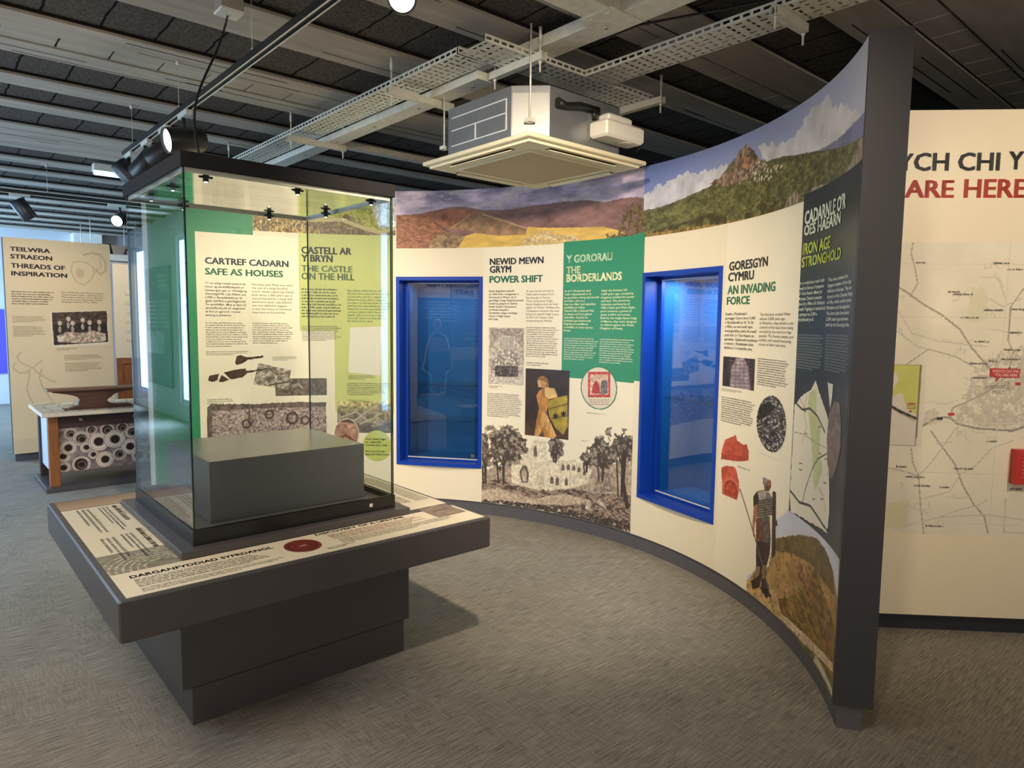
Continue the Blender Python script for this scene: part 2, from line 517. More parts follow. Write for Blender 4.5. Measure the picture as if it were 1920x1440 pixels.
class Pic:
    """a printed picture painted on a fine grid over surface S"""
    def __init__(self, S, u0, u1, v0, v1, res=0.003, fill=(230, 218, 190), off=0.0012):
        self.S, self.off = S, off
        self.nx = max(4, int((u1-u0)/res)); self.ny = max(4, int((v1-v0)/res))
        self.u = np.linspace(u0, u1, self.nx); self.v = np.linspace(v1, v0, self.ny)
        self.U, self.V = np.meshgrid(self.u, self.v)
        self.C = np.empty(self.U.shape+(3,)); self.C[:] = fill
        self.M = np.ones(self.U.shape, bool)
        self.res = res
    @classmethod
    def px(cls, S, tl, br, **k):
        q = S.uv(np.array([tl, br], float))
        return cls(S, q[0, 0], q[1, 0], q[1, 1], q[0, 1], **k)
    def noise(self, scale, octv=4, seed=1, sx=1.0, sy=1.0):
        r = 0; a = 0.5; t = 0; f = scale
        for i in range(octv):
            r = r + a*vnoise(self.U*f*sx+31.7*i, self.V*f*sy+17.3*i, seed+i); t += a; a *= 0.55; f *= 2.03
        return r/t
    def q(self, pts):
        return self.S.uv(np.array(pts, float))
    def mask(self, pts, uv=False, wob=0.0, seed=3, wscale=60):
        p = np.array(pts, float) if uv else self.q(pts)
        U, V = self.U, self.V
        if wob:
            U = U+(self.noise(wscale, 3, seed)-0.5)*wob; V = V+(self.noise(wscale, 3, seed+9)-0.5)*wob
        ins = np.zeros(U.shape, bool)
        n = len(p)
        for i in range(n):
            x1, y1 = p[i]; x2, y2 = p[(i+1) % n]
            if y1 == y2: continue
            c = (y1 > V) != (y2 > V)
            ins ^= c & (U < (x2-x1)*(V-y1)/(y2-y1)+x1)
        return ins
    def ell(self, c, rx_px, ry_px, rot=0.0):
        """ellipse mask: centre and radii in photo pixels"""
        p = self.q([c, (c[0]+rx_px, c[1]), (c[0], c[1]-ry_px)])
        rx = abs(p[1, 0]-p[0, 0]); ry = abs(p[2, 1]-p[0, 1])
        x = self.U-p[0, 0]; y = self.V-p[0, 1]
        if rot:
            x, y = x*math.cos(rot)+y*math.sin(rot), -x*math.sin(rot)+y*math.cos(rot)
        return (x/rx)**2+(y/ry)**2 < 1
    def paint(self, mask, col, var=0.0, scale=60, seed=5, sx=1.0, sy=1.0, octv=4, alpha=1.0):
        col = np.array(col, float)
        k = mask.astype(float)*alpha
        if not k.any(): return self
        c = np.broadcast_to(col, self.C.shape).copy()
        if var:
            c *= (1+(self.noise(scale, octv, seed, sx, sy)[..., None]-0.5)*2*var)
        self.C = self.C*(1-k[..., None])+c*k[..., None]
        return self
    def poly(self, pts, col, var=0.0, wob=0.0, **k):
        return self.paint(self.mask(pts, wob=wob), col, var, **k)
    def line(self, pts, w, col, uv=False, alpha=1.0):
        """stroke of width w metres"""
        p = np.array(pts, float) if uv else self.q(pts)
        hit = np.zeros(self.U.shape, bool)
        for i in range(len(p)-1):
            a, b = p[i], p[i+1]
            x0, x1 = min(a[0], b[0])-w, max(a[0], b[0])+w; y0, y1 = min(a[1], b[1])-w, max(a[1], b[1])+w
            ix = np.nonzero((self.u >= x0) & (self.u <= x1))[0]; iy = np.nonzero((self.v >= y0) & (self.v <= y1))[0]
            if len(ix) == 0 or len(iy) == 0: continue
            sl = (slice(iy[0], iy[-1]+1), slice(ix[0], ix[-1]+1))
            d = b-a; L = d@d+1e-12
            t = np.clip(((self.U[sl]-a[0])*d[0]+(self.V[sl]-a[1])*d[1])/L, 0, 1)
            hit[sl] |= (self.U[sl]-a[0]-t*d[0])**2+(self.V[sl]-a[1]-t*d[1])**2 < (w/2)**2
        return self.paint(hit, col, alpha=alpha)
    def grad(self, c_top, c_bot, v_top=None, v_bot=None, mask=None):
        v1 = self.v[0] if v_top is None else v_top; v0 = self.v[-1] if v_bot is None else v_bot
        t = np.clip((v1-self.V)/(v1-v0), 0, 1)[..., None]
        c = np.array(c_top, float)*(1-t)+np.array(c_bot, float)*t
        if mask is None: self.C = c
        else: self.C = np.where(mask[..., None], c, self.C)
        return self
    def mottle(self, amt, scale=80, seed=7, octv=4, sx=1.0, sy=1.0, mask=None):
        k = 1+(self.noise(scale, octv, seed, sx, sy)-0.5)*2*amt
        if mask is not None: k = np.where(mask, k, 1.0)
        self.C = self.C*k[..., None]
        return self
    def build(self, name, parent, label=None):
        P = self.S.pt(self.U.ravel(), self.V.ravel(), self.off)
        nx, ny = self.nx, self.ny
        i = np.arange(nx*ny).reshape(ny, nx)
        f = np.stack([i[1:, :-1], i[1:, 1:], i[:-1, 1:], i[:-1, :-1]], -1).reshape(-1, 4)
        M = self.M
        keep = (M[1:, :-1] & M[1:, 1:] & M[:-1, 1:] & M[:-1, :-1]).ravel()
        f = f[keep]
        ink = lin(np.clip(self.C, 0, 255)).reshape(-1, 3)
        if not keep.all():
            used = np.unique(f); re = np.zeros(nx*ny, np.int64); re[used] = np.arange(len(used))
            P, ink, f = P[used], ink[used], re[f]
        return np_mesh(name, P, f, print_mat(), parent, label, ink=ink, smooth=True)
# ------------------------------------------------------------------ the room
A0, A1, B0, B1 = -1.46, 6.6, -4.2, 14.6

def carpet_mat():
    m = D.materials.new('carpet'); m.use_nodes = True
    nt = m.node_tree; b = nt.nodes['Principled BSDF']; L = nt.links.new
    tc = nt.nodes.new('ShaderNodeTexCoord')
    def noise(scale, st, det=4):
        mp = nt.nodes.new('ShaderNodeMapping'); mp.inputs['Scale'].default_value = st
        L(tc.outputs['Object'], mp.inputs['Vector'])
        n = nt.nodes.new('ShaderNodeTexNoise'); n.inputs['Scale'].default_value = scale; n.inputs['Detail'].default_value = det
        n.inputs['Roughness'].default_value = 0.7
        L(mp.outputs[0], n.inputs['Vector']); return n.outputs['Fac']
    na = noise(32, (0.26, 5.2, 1)); nb = noise(32, (5.2, 0.30, 1)); nc = noise(150, (1, 1, 1), 2); nd = noise(1.7, (1, 1, 1), 2)
    ck = nt.nodes.new('ShaderNodeTexChecker'); ck.inputs['Scale'].default_value = 2.0
    ck.inputs['Color1'].default_value = (0.10, 0.10, 0.10, 1); ck.inputs['Color2'].default_value = (0.42, 0.42, 0.42, 1)
    L(tc.outputs['Object'], ck.inputs['Vector'])
    def math_(op, a, b_):
        n = nt.nodes.new('ShaderNodeMath'); n.operation = op
        for i, x in enumerate((a, b_)):
            if isinstance(x, (int, float)): n.inputs[i].default_value = x
            else: L(x, n.inputs[i])
        return n.outputs[0]
    mix = nt.nodes.new('ShaderNodeMix'); mix.data_type = 'FLOAT'
    L(ck.outputs['Color'], mix.inputs['Factor']); L(na, mix.inputs[2]); L(nb, mix.inputs[3])
    s = math_('ADD', math_('MULTIPLY', mix.outputs[0], 0.72), math_('ADD', math_('MULTIPLY', nc, 0.18), math_('MULTIPLY', nd, 0.10)))
    cr = nt.nodes.new('ShaderNodeValToRGB')
    cr.color_ramp.elements[0].position = 0.34; cr.color_ramp.elements[0].color = tuple(lin((76, 72, 66)))+(1,)
    cr.color_ramp.elements[1].position = 0.68; cr.color_ramp.elements[1].color = tuple(lin((188, 181, 168)))+(1,)
    L(s, cr.inputs[0]); L(cr.outputs[0], b.inputs['Base Color'])
    b.inputs['Roughness'].default_value = 0.95; b.inputs['Specular IOR Level'].default_value = 0.15
    bp = nt.nodes.new('ShaderNodeBump'); bp.inputs['Strength'].default_value = 0.5; bp.inputs['Distance'].default_value = 0.004
    L(s, bp.inputs['Height']); L(bp.outputs[0], b.inputs['Normal'])
    return m

room = []
fl = MB().box(A0, A1, B0, B1, -0.1, 0.0).build('floor', carpet_mat())
fl.rotation_euler.z = TH; tag(fl, kind='structure')

def block_mat():
    m = D.materials.new('ceiling_blocks'); m.use_nodes = True
    nt = m.node_tree; b = nt.nodes['Principled BSDF']; L = nt.links.new
    tc = nt.nodes.new('ShaderNodeTexCoord')
    mp = nt.nodes.new('ShaderNodeMapping'); L(tc.outputs['Object'], mp.inputs['Vector'])
    sx = nt.nodes.new('ShaderNodeSeparateXYZ'); L(mp.outputs[0], sx.inputs[0])
    n = nt.nodes.new('ShaderNodeTexNoise'); n.inputs['Scale'].default_value = 60; n.inputs['Detail'].default_value = 6
    L(tc.outputs['Object'], n.inputs['Vector'])
    n2 = nt.nodes.new('ShaderNodeTexNoise'); n2.inputs['Scale'].default_value = 9; L(tc.outputs['Object'], n2.inputs['Vector'])
    def math_(op, a, b_=0.0):
        k = nt.nodes.new('ShaderNodeMath'); k.operation = op
        for i, x in enumerate((a, b_)):
            if isinstance(x, (int, float)): k.inputs[i].default_value = x
            else: L(x, k.inputs[i])
        return k.outputs[0]
    w = math_('ADD', sx.outputs['X'], math_('MULTIPLY', math_('SUBTRACT', n2.outputs['Fac'], 0.5), 0.03))
    fr = math_('FRACT', math_('DIVIDE', math_('ADD', w, 26.2-0.03), 0.262))
    joint = math_('LESS_THAN', fr, 0.045)
    cr = nt.nodes.new('ShaderNodeValToRGB')
    cr.color_ramp.elements[0].position = 0.3; cr.color_ramp.elements[0].color = tuple(lin((64, 58, 53)))+(1,)
    cr.color_ramp.elements[1].position = 0.7; cr.color_ramp.elements[1].color = tuple(lin((102, 94, 87)))+(1,)
    L(n.outputs['Fac'], cr.inputs[0])
    mx = nt.nodes.new('ShaderNodeMix'); mx.data_type = 'RGBA'
    L(joint, mx.inputs['Factor']); L(cr.outputs[0], mx.inputs[6]); mx.inputs[7].default_value = (0.004, 0.004, 0.004, 1)
    L(mx.outputs[2], b.inputs['Base Color'])
    b.inputs['Roughness'].default_value = 0.95; b.inputs['Specular IOR Level'].default_value = 0.1
    bp = nt.nodes.new('ShaderNodeBump'); bp.inputs['Strength'].default_value = 0.6; bp.inputs['Distance'].default_value = 0.01
    L(n.outputs['Fac'], bp.inputs['Height']); L(bp.outputs[0], b.inputs['Normal'])
    return m
BEAM = mat('ceiling_beam_paint', (170, 160, 146), 0.85, noise=0.16, nscale=7, stretch=(0.25, 2, 1), bump=0.25, spec=0.2)
# beam edges along b (metres), measured off the photograph at ceiling height
BEAMS = [(-3.9, -3.6), (-3.1, -2.85), (-2.4, -2.1), (-1.6, -1.35), (-0.85, -0.6), (-0.1, 0.15), (0.62, 1.18), (1.38, 1.62), (2.02, 2.3), (2.72, 2.98),
         (3.43, 3.79), (4.26, 4.50), (4.69, 4.91), (5.35, 5.58), (5.98, 6.18), (6.69, 7.11), (7.125, 7.37), (7.385, 7.59), (8.05, 8.30),
         (8.66, 8.88), (9.37, 9.63), (10.0, 10.25), (10.65, 10.9), (11.3, 11.5), (12.0, 12.25), (12.7, 12.95), (13.4, 13.6), (14.1, 14.35)]
c = MB()
c.box(A0, A1, B0, B1, CEIL+0.03, CEIL+0.15)
c.cur = 1
for b0, b1 in BEAMS:
    c.box(A0, A1, b0, b1, CEIL, CEIL+0.03)
# infill blocks laid flush between paired beams
for b0, b1 in ((4.505, 4.685), (1.19, 1.37), (2.31, 2.46)):
    for k in range(32):
        a = A0+k*.262+.05; c.box(a, a+.248, b0+.006, b1-.006, CEIL+.006, CEIL+.03)
# shrinkage cracks along the broad beams
c.cur = 2
rg = random.Random(4)
for b0, b1 in BEAMS:
    for _ in range(5):
        a = rg.uniform(-2, 5); L_ = rg.uniform(0.15, 1.1); y = rg.uniform(b0+0.03, b1-0.03)
        c.box(a, a+L_, y, y+rg.uniform(0.004, 0.010), CEIL-0.0008, CEIL)
for b0, b1 in BEAMS:
    c.box(A0, A1, b0-0.008, b0+0.002, CEIL+0.015, CEIL+0.031); c.box(A0, A1, b1-0.002, b1+0.008, CEIL+0.015, CEIL+0.031)
ce = c.build('ceiling', [block_mat(), BEAM, mat('crack', (20, 18, 17), 1.0)])
ce.rotation_euler.z = TH; tag(ce, kind='structure')

WHITE = mat('white_wall_paint', (205, 208, 212), 0.8, noise=0.04, nscale=3)
DARKWALL = mat('dark_wall_paint', (70, 66, 64), 0.9, noise=0.06, nscale=3)
def wall(name, boxes, mm):
    b = MB()
    for q in boxes: b.box(*q)
    o = b.build(name, mm); o.rotation_euler.z = TH
    return tag(o, kind='structure')
wall('wall_back', [(A0-0.2, A1+0.2, B1, B1+0.2, 0, CEIL+0.1)], WHITE)
# left wall: tall windows; the wide first opening is added to light the floor
LW = [(4.75, 7.05), (7.7, 8.0), (10.2, 10.8), (12.66, 13.3)]
ys = [B0] + [y for w in LW for y in w] + [B1]
bx = [(A0-0.2, A0, ys[i], ys[i+1], 0, CEIL+0.1) for i in range(0, len(ys), 2)]
bx += [(A0-0.2, A0, w[0], w[1], 2.7, CEIL+0.1) for w in LW] + [(A0-0.2, A0, w[0], w[1], 0, 0.25) for w in LW]
wall('wall_left', bx, WHITE)
wall('wall_right', [(A1, A1+0.2, B0, B1+0.2, 0, CEIL+0.1)], DARKWALL)
wall('wall_front', [(A0-0.2, A1+0.2, B0-0.2, B0, 0, CEIL+0.1)], mat('cream_wall', (196, 186, 168), 0.8))
FRAMEW = mat('window_frame_white', (225, 232, 238), 0.5)
PANE = glass('window_glass', (240, 248, 252))
n = 0
for w in LW:
    n += 1
    e = empty('window_%d' % n, AB(A0, w[0], 0.25), TH+math.pi/2); tag(e, kind='structure')
    W, H = w[1]-w[0], 2.45
    b = MB()
    b.box(0, 0.07, 0.03, 0.13, 0, H); b.box(W-0.07, W, 0.03, 0.13, 0, H); b.box(0.07, W-0.07, 0.03, 0.13, 0, 0.07); b.box(0.07, W-0.07, 0.03, 0.13, H-0.07, H)
    if W > 1: b.box(W/2-0.03, W/2+0.03, 0.04, 0.12, 0.07, H-0.07)
    b.build('window_frame', FRAMEW, e)
    MB().box(0.07, W-0.07, 0.075, 0.083, 0.07, H-0.07).build('window_pane', PANE, e)
# pale pilasters on the far wall seen over the left-hand panel
tag(MB().box(2.22, 2.66, B1-0.28, B1, 0, CEIL).build('trim_1', mat('pilaster_white', (232, 232, 224), 0.7)), kind='structure').rotation_euler.z = TH

# ------------------------------------------------------------------ materials of the exhibition
CREAM = mat('cream_print', (240, 226, 198), 0.42, spec=0.35)
CREAM2 = mat('cream_print_light', (244, 233, 208), 0.42, spec=0.35)
GREEN = mat('green_print', (52, 142, 102), 0.4, spec=0.35)
LIMEP = mat('pale_lime_print', (205, 208, 130), 0.42, spec=0.35)
LIME = mat('lime_print', (186, 200, 92), 0.42, spec=0.35)
NAVY = mat('blue_black_print', (38, 50, 58), 0.38, spec=0.4)
GREY = mat('dark_grey_laminate', (80, 76, 77), 0.38, spec=0.45, noise=0.03, nscale=2)
SKIRT = mat('grey_skirting', (92, 89, 92), 0.5, spec=0.4)
INK = mat('ink_dark', (46, 50, 54), 0.5)
INKN = mat('ink_navy', (44, 58, 76), 0.5)
INKS = mat('ink_small', (84, 80, 74), 0.55)
INKG = mat('ink_green', (46, 122, 84), 0.5)
INKOG = mat('ink_olive_green', (112, 134, 84), 0.5)
INKW = mat('ink_cream', (232, 236, 216), 0.5)
INKY = mat('ink_pale_yellow', (240, 240, 190), 0.5)
INKL = mat('ink_lime', (196, 208, 90), 0.5)
INKR = mat('ink_red', (226, 84, 66), 0.5)
ROYAL = mat('royal_blue_paint', (10, 62, 168), 0.4, spec=0.4)
DEEPB = mat('case_blue_lining', (10, 84, 150), 0.6, spec=0.3)
METAL = mat('galvanised_steel', (226, 222, 206), 0.45, 0.2, noise=0.12, nscale=22)
STEEL = mat('zinc_plate', (146, 149, 152), 0.34, 0.6, noise=0.10, nscale=9)
BLACK = mat('black_paint', (24, 24, 26), 0.4)
WHITEP = mat('white_plastic', (228, 224, 212), 0.45)
GLASS = glass('case_glass', (252, 254, 253), 1.5, 1.4)
GEDGE = mat('glass_edge', (44, 62, 56), 0.12, spec=0.9)
# ------------------------------------------------------------------ the curved exhibition wall
WC = np.array([-1.024, 3.05, 0.0]); WR = 2.32; WT = 0.125
ANG0, ANG1 = math.radians(131.0), math.radians(-15.2)
W = Curved(WC, WR, ANG0)
UEND = WR*(ANG0-ANG1)
ZB, ZT = 0.10, 2.50
def wu(x, y): return float(W.uv(np.array([(x, y)], float))[0, 0])
def wv(x, y): return float(W.uv(np.array([(x, y)], float))[0, 1])
def u_ang(deg): return WR*(ANG0-math.radians(deg))
HOLES = [(u_ang(87.3), u_ang(70.0), 0.365, 1.848), (u_ang(36.7), u_ang(19.45), 0.36, 1.83)]

wall_e = empty('exhibition_wall', (float(WC[0]+WR*math.cos(math.radians(60))), float(WC[1]+WR*math.sin(math.radians(60))), 0), 0,
               'tall curved exhibition wall with printed history panels and a landscape frieze along its top', 'exhibition wall')
def under(o, parent):
    """keep world coordinates when hanging a mesh under an empty"""
    o.parent = parent
    o.matrix_parent_inverse = Matrix.LocRotScale(parent.location, parent.rotation_euler, None).inverted()
    return o
def core():
    us = sorted(set(list(np.linspace(0, UEND, 320)) + [h for q in HOLES for h in q[:2]]))
    vs = sorted({ZB, ZT} | {h for q in HOLES for h in q[2:]})
    us, vs = np.array(us), np.array(vs)
    nu, nv = len(us), len(vs)
    UU, VV = np.meshgrid(us, vs)
    P = np.concatenate([W.pt(UU.ravel(), VV.ravel(), 0), W.pt(UU.ravel(), VV.ravel(), -WT)])
    ix = lambda i, j, k=0: k*nu*nv+j*nu+i
    def hole(i, j):
        if not (0 <= i < nu-1 and 0 <= j < nv-1): return True
        cu, cv = (us[i]+us[i+1])/2, (vs[j]+vs[j+1])/2
        return any(h[0] < cu < h[1] and h[2] < cv < h[3] for h in HOLES)
    f = []
    for j in range(nv-1):
        for i in range(nu-1):
            if hole(i, j): continue
            f.append((ix(i, j), ix(i+1, j), ix(i+1, j+1), ix(i, j+1)))
            f.append((ix(i, j, 1), ix(i, j+1, 1), ix(i+1, j+1, 1), ix(i+1, j, 1)))
            if hole(i-1, j): f.append((ix(i, j), ix(i, j+1), ix(i, j+1, 1), ix(i, j, 1)))
            if hole(i+1, j): f.append((ix(i+1, j), ix(i+1, j, 1), ix(i+1, j+1, 1), ix(i+1, j+1)))
            if hole(i, j-1): f.append((ix(i, j), ix(i, j, 1), ix(i+1, j, 1), ix(i+1, j)))
            if hole(i, j+1): f.append((ix(i, j+1), ix(i+1, j+1), ix(i+1, j+1, 1), ix(i, j+1, 1)))
    return np_mesh('wall_body', P, np.array(f), CREAM)
under(core(), wall_e)
# skirting set back under the face
S_ = Curved(WC, WR+0.017, ANG0)
us = np.linspace(0.05, S_.R*(ANG0-ANG1), 240)
def ring(S, us, z0, z1, t):
    N = len(us)
    P = np.concatenate([S.pt(us, np.full(N, z0), 0), S.pt(us, np.full(N, z1), 0), S.pt(us, np.full(N, z1), -t), S.pt(us, np.full(N, z0), -t)])
    f = []
    for i in range(N-1):
        for k in range(4):
            a, b = k*N, ((k+1) % 4)*N
            f.append((a+i, a+i+1, b+i+1, b+i))
    f.append((0, N, 2*N, 3*N)); f.append((N-1, 4*N-1, 3*N-1, 2*N-1))
    return P, np.array(f)
P, f = ring(S_, us, 0.0, ZB, 0.085)
under(np_mesh('skirting', P, f, SKIRT, None), wall_e)
# dark end panel closing the near end
dr = np.array([math.cos(ANG1), math.sin(ANG1), 0]); dt = np.array([math.sin(ANG1), -math.cos(ANG1), 0])
b = MB()
cpt = WC+dr*(WR+WT/2+0.004)+dt*0.009+ZUP*((ZB+ZT)/2+0.004)
b.obox(cpt, dr, dt, ZUP, WT+0.012, 0.018, ZT-ZB+0.012)
under(b.build('end_panel', mat('end_panel_laminate', (62, 60, 63), 0.42, spec=0.4)), wall_e)

def gpanel(name, u0, u1, v0, v1, mm, off=0.001, label=None):
    return under(patch(W, u0, u1, v0, v1, name, mm, None, off, label), wall_e)
def child(o, parent):
    """print lies in world coordinates; its panel may hang under a moved empty"""
    o.parent = parent
    o.matrix_parent_inverse = parent_world(parent).inverted()
    return o
def parent_world(p):
    m = p.matrix_parent_inverse @ p.matrix_basis if p.parent else p.matrix_basis
    return (parent_world(p.parent) @ m) if p.parent else m
def T(off=0.0026): return Type(W, off)
def add(parent, name, t, material, label=None): return child(t.build(name, material, None, label), parent)
def addpic(parent, name, p, label=None): return child(p.build(name, None, label), parent)

VL = 2.066   # foot of the landscape frieze
uE = UEND
u_seam = wu(1207, 400)
# ---- frieze, left half: moorland at dusk
uL = wu(743, 420)
p = Pic(W, uL, u_seam, VL, ZT, res=0.0042, off=0.0012)
p.grad((150, 140, 168), (190, 175, 196), ZT, 2.33)
cl = p.noise(5, 5, 2, 1.0, 3.2)
p.C += ((cl-0.42)*190)[..., None]*np.array([1.0, 0.86, 0.82])
p.paint(p.noise(7, 5, 12, 1, 3) > 0.60, (222, 206, 204), 0.1, alpha=0.55)
HILL = [(735, 404), (785, 401), (845, 388), (870, 387), (905, 394), (955, 393), (1000, 385), (1060, 378), (1100, 375), (1135, 379), (1165, 372), (1195, 369), (1215, 374), (1215, 480), (735, 480)]
p.poly(HILL, (142, 106, 100), 0.28, scale=9, sx=1, sy=3)
p.poly([(735, 405), (800, 402), (815, 420), (842, 440), (832, 470), (735, 470)], (160, 106, 78), 0.42, scale=45, sx=1, sy=2)
p.poly([(800, 400), (850, 392), (905, 397), (885, 405), (850, 428), (815, 420)], (160, 104, 80), 0.3, scale=20)
p.poly([(845, 428), (880, 403), (905, 398), (960, 416), (988, 430), (986, 441), (940, 442), (890, 434)], (158, 122, 92), 0.3, scale=30)
p.poly([(850, 468), (870, 443), (890, 437), (940, 442), (985, 439), (990, 425), (1015, 427), (1060, 427), (1130, 425), (1165, 433), (1182, 447), (1150, 455), (1075, 458), (1060, 475), (852, 475)], (226, 186, 96), 0.16, scale=8, sx=1, sy=4)
p.poly([(800, 470), (815, 442), (845, 436), (872, 444), (855, 470)], (150, 124, 92), 0.5, scale=60)
p.paint(p.mask([(975, 472), (985, 448), (1020, 432), (1040, 440), (1075, 440), (1090, 452), (1062, 475)]) & (p.noise(90, 3, 5) > 0.42), (214, 190, 146), 0.4)
p.paint(p.mask([(1130, 465), (1138, 438), (1160, 440), (1168, 400), (1185, 385), (1215, 384), (1215, 470)], wob=0.05) & (p.noise(40, 4, 6) > 0.40), (112, 92, 58), 0.5)
p.line([(815, 418), (842, 435)], 0.012, (110, 78, 58)); p.line([(905, 402), (988, 428)], 0.008, (200, 166, 120)); p.line([(845, 428), (882, 403)], 0.007, (196, 160, 116))
fr = gpanel('landscape_frieze', uL, u_seam, VL, ZT, CREAM, 0.0008, 'dusk moorland half of the landscape print')
addpic(fr, 'moorland_picture', p)
# ---- frieze, right half: summit cairn under a blue sky
VR = wv(1500, 423)
p = Pic(W, u_seam, uE, VL-0.01, ZT, res=0.0042, off=0.0012)
t = np.clip((p.U-u_seam)/(uE-u_seam), 0, 1)[..., None]
s = np.clip((ZT-p.V)/0.30, 0, 1)[..., None]
p.C = (np.array([112, 130, 196])*(1-t)+np.array([192, 190, 204])*t)*(1-s*0.45)+np.array([212, 212, 222])*s*0.45
CL = [(1418, 280), (1430, 270), (1460, 272), (1497, 248), (1520, 207), (1537, 200), (1547, 180), (1557, 183), (1561, 203), (1590, 195), (1612, 212), (1624, 236), (1624, 262), (1560, 285), (1500, 300), (1440, 306)]
p.paint(p.mask(CL, wob=0.05, wscale=25), (226, 218, 212), 0.16, 12, alpha=0.8)
p.paint(p.mask([(1200, 372), (1240, 345), (1290, 325), (1330, 318), (1362, 308), (1372, 330), (1300, 372), (1200, 398)], wob=0.06, wscale=30), (228, 222, 220), 0.2, 14, alpha=0.85)
p.paint(p.mask([(1528, 286), (1570, 262), (1600, 232), (1624, 206), (1624, 262), (1570, 292)]), (132, 130, 158), 0.12, 14)
G = [(1200, 396), (1240, 388), (1290, 368), (1340, 345), (1360, 320), (1375, 300), (1398, 286), (1418, 288), (1425, 300), (1440, 302), (1470, 293), (1530, 284), (1580, 275), (1605, 264), (1624, 250), (1628, 480), (1200, 480)]
p.poly(G, (106, 103, 64), 0.40, scale=26, sx=1, sy=2, wob=0.01); p.mottle(0.35, 140, 77, 2, mask=p.mask(G))
p.poly([(1200, 470), (1200, 436), (1300, 425), (1400, 408), (1470, 396), (1500, 400), (1500, 430)], (146, 120, 66), 0.6, scale=45, sx=2, sy=1, wob=0.03)
p.paint(p.mask([(1200, 440), (1330, 400), (1470, 372), (1500, 380), (1500, 396), (1300, 425)]) & (p.noise(14, 4, 8) > 0.5), (78, 72, 44), 0.4, 60)
CAIRN = [(1330, 346), (1352, 330), (1372, 318), (1378, 300), (1388, 280), (1396, 274), (1401, 268), (1404, 275), (1412, 280), (1420, 290), (1426, 302), (1440, 308), (1425, 325), (1400, 338), (1360, 350)]
p.poly(CAIRN, (132, 110, 92), 0.75, scale=55, wob=0.02)
p.paint(p.mask([(1392, 315), (1396, 295), (1404, 296), (1404, 318)]), (178, 128, 92), 0.4)
p.paint(p.mask([(1385, 345), (1420, 300), (1470, 310), (1440, 340)]) & (p.noise(95, 2, 9) > 0.63), (206, 196, 170), 0.2)
p.paint(p.mask([(1350, 370), (1480, 330), (1600, 300), (1615, 330), (1500, 362), (1400, 390)]) & (p.noise(22, 4, 19) > 0.56), (84, 86, 48), 0.4, 60)
for q_ in ([(1470, 392), (1478, 372), (1492, 356), (1498, 366), (1496, 395)], [(1516, 372), (1524, 352), (1546, 344), (1560, 350), (1558, 362)], [(1582, 346), (1588, 318), (1598, 300), (1612, 262), (1624, 255), (1624, 330)], [(1560, 356), (1570, 338), (1584, 330), (1586, 350)]):
    p.poly(q_, (150, 136, 118), 0.6, scale=40, sx=2, sy=0.7, wob=0.015)
fr2 = gpanel('landscape_frieze', u_seam, uE, VL-0.01, ZT, CREAM, 0.0008, 'sunlit hilltop half of the landscape print')
addpic(fr2, 'hilltop_picture', p)
# ---- frieze, far left: grass bank and trees
g0, g1 = wu(474, 410), wu(737, 410)
vg = wv(650, 440)
p = Pic(W, g0, g1+0.02, vg, ZT, res=0.0042, off=0.0012)
p.grad((150, 142, 90), (122, 98, 70))
p.mottle(0.75, 70, 3)
p.paint((p.noise(120, 2, 4, 1, 0.5) > 0.6) & (p.U < wu(600, 410)), (214, 178, 106), 0.3)
p.paint(p.mask([(600, 420), (612, 380), (680, 372), (712, 396), (735, 432), (700, 436), (650, 400)], wob=0.08) & (p.noise(60, 3, 8) > 0.35), (178, 176, 72), 0.5, 80)
p.paint(p.mask([(690, 360), (742, 350), (742, 425), (712, 430), (700, 400)]), (206, 210, 214), 0.5, 90)
p.line([(575, 412), (640, 412), (690, 430), (715, 436), (742, 428)], 0.03, (206, 190, 140))
gb = gpanel('grass_bank_print', g0, g1+0.02, vg, ZT, CREAM, 0.0008)
addpic(gb, 'grass_bank_picture', p)
# ---- green end section
gu1 = wu(474, 420)
gp = gpanel('green_panel', 0.003, gu1, ZB+0.001, ZT-0.001, GREEN, 0.0008, 'plain green left end of the curved wall')
# ---- CARTREF CADARN / SAFE AS HOUSES
c0, c1, cv = wu(370, 600), wu(561, 560), wv(460, 440)
cp = gpanel('graphic_panel', c0, wu(628, 720), ZB+0.001, 1.42, CREAM2, 0.0014)
cp2 = child(patch(W, c0, c1, 1.41, cv, 'panel_head', CREAM2, None, 0.0013), cp)
add(cp, 'heading', T().head('CARTREF CADARN', (384, 482), (541, 501)), INKN)
add(cp, 'heading', T().head('SAFE AS HOUSES', (384, 502), (531, 520)), INKG)
add(cp, 'body_text', T().body_px(['Yr un adeg roedd maenordy', 'mawr ag amddiffynfeydd yn', 'Llaneurgain ger yr Wyddgrug.', 'Amcangyfrifir Llys Edwin tua', '1,000 o flynyddoedd yn \u00f4l,', 'gyda dyfrffos a gwrthglawdd', "i'w amddiffyn. Mae ei faint a'i", 'amddiffynfeydd yn awgrymu', 'ei fod yn gartref i rywun', 'pwysig a phwerus.'], (384, 527), (465, 595), 0.012), INK)
add(cp, 'body_text', T().body_px(['Northop near Mold was once', 'the site of a large fortified', 'manor house called Llys Edwin.', 'Built about 1,000 years ago, it', 'was protected by a moat and', "earthwork bank. Llys Edwin's", 'size and defences suggest', 'it was the home of someone', 'important and powerful.'], (472, 530), (553, 590)), INKS)
add(cp, 'small_text', T().scrawl_px((385, 603), (466, 651), 11, 3).scrawl_px((473, 604), (550, 645), 10, 4).scrawl_px((386, 658), (472, 666), 3, 5).scrawl_px((511, 668), (558, 676), 3, 6).scrawl_px((388, 748), (440, 757), 3, 7), INKS)
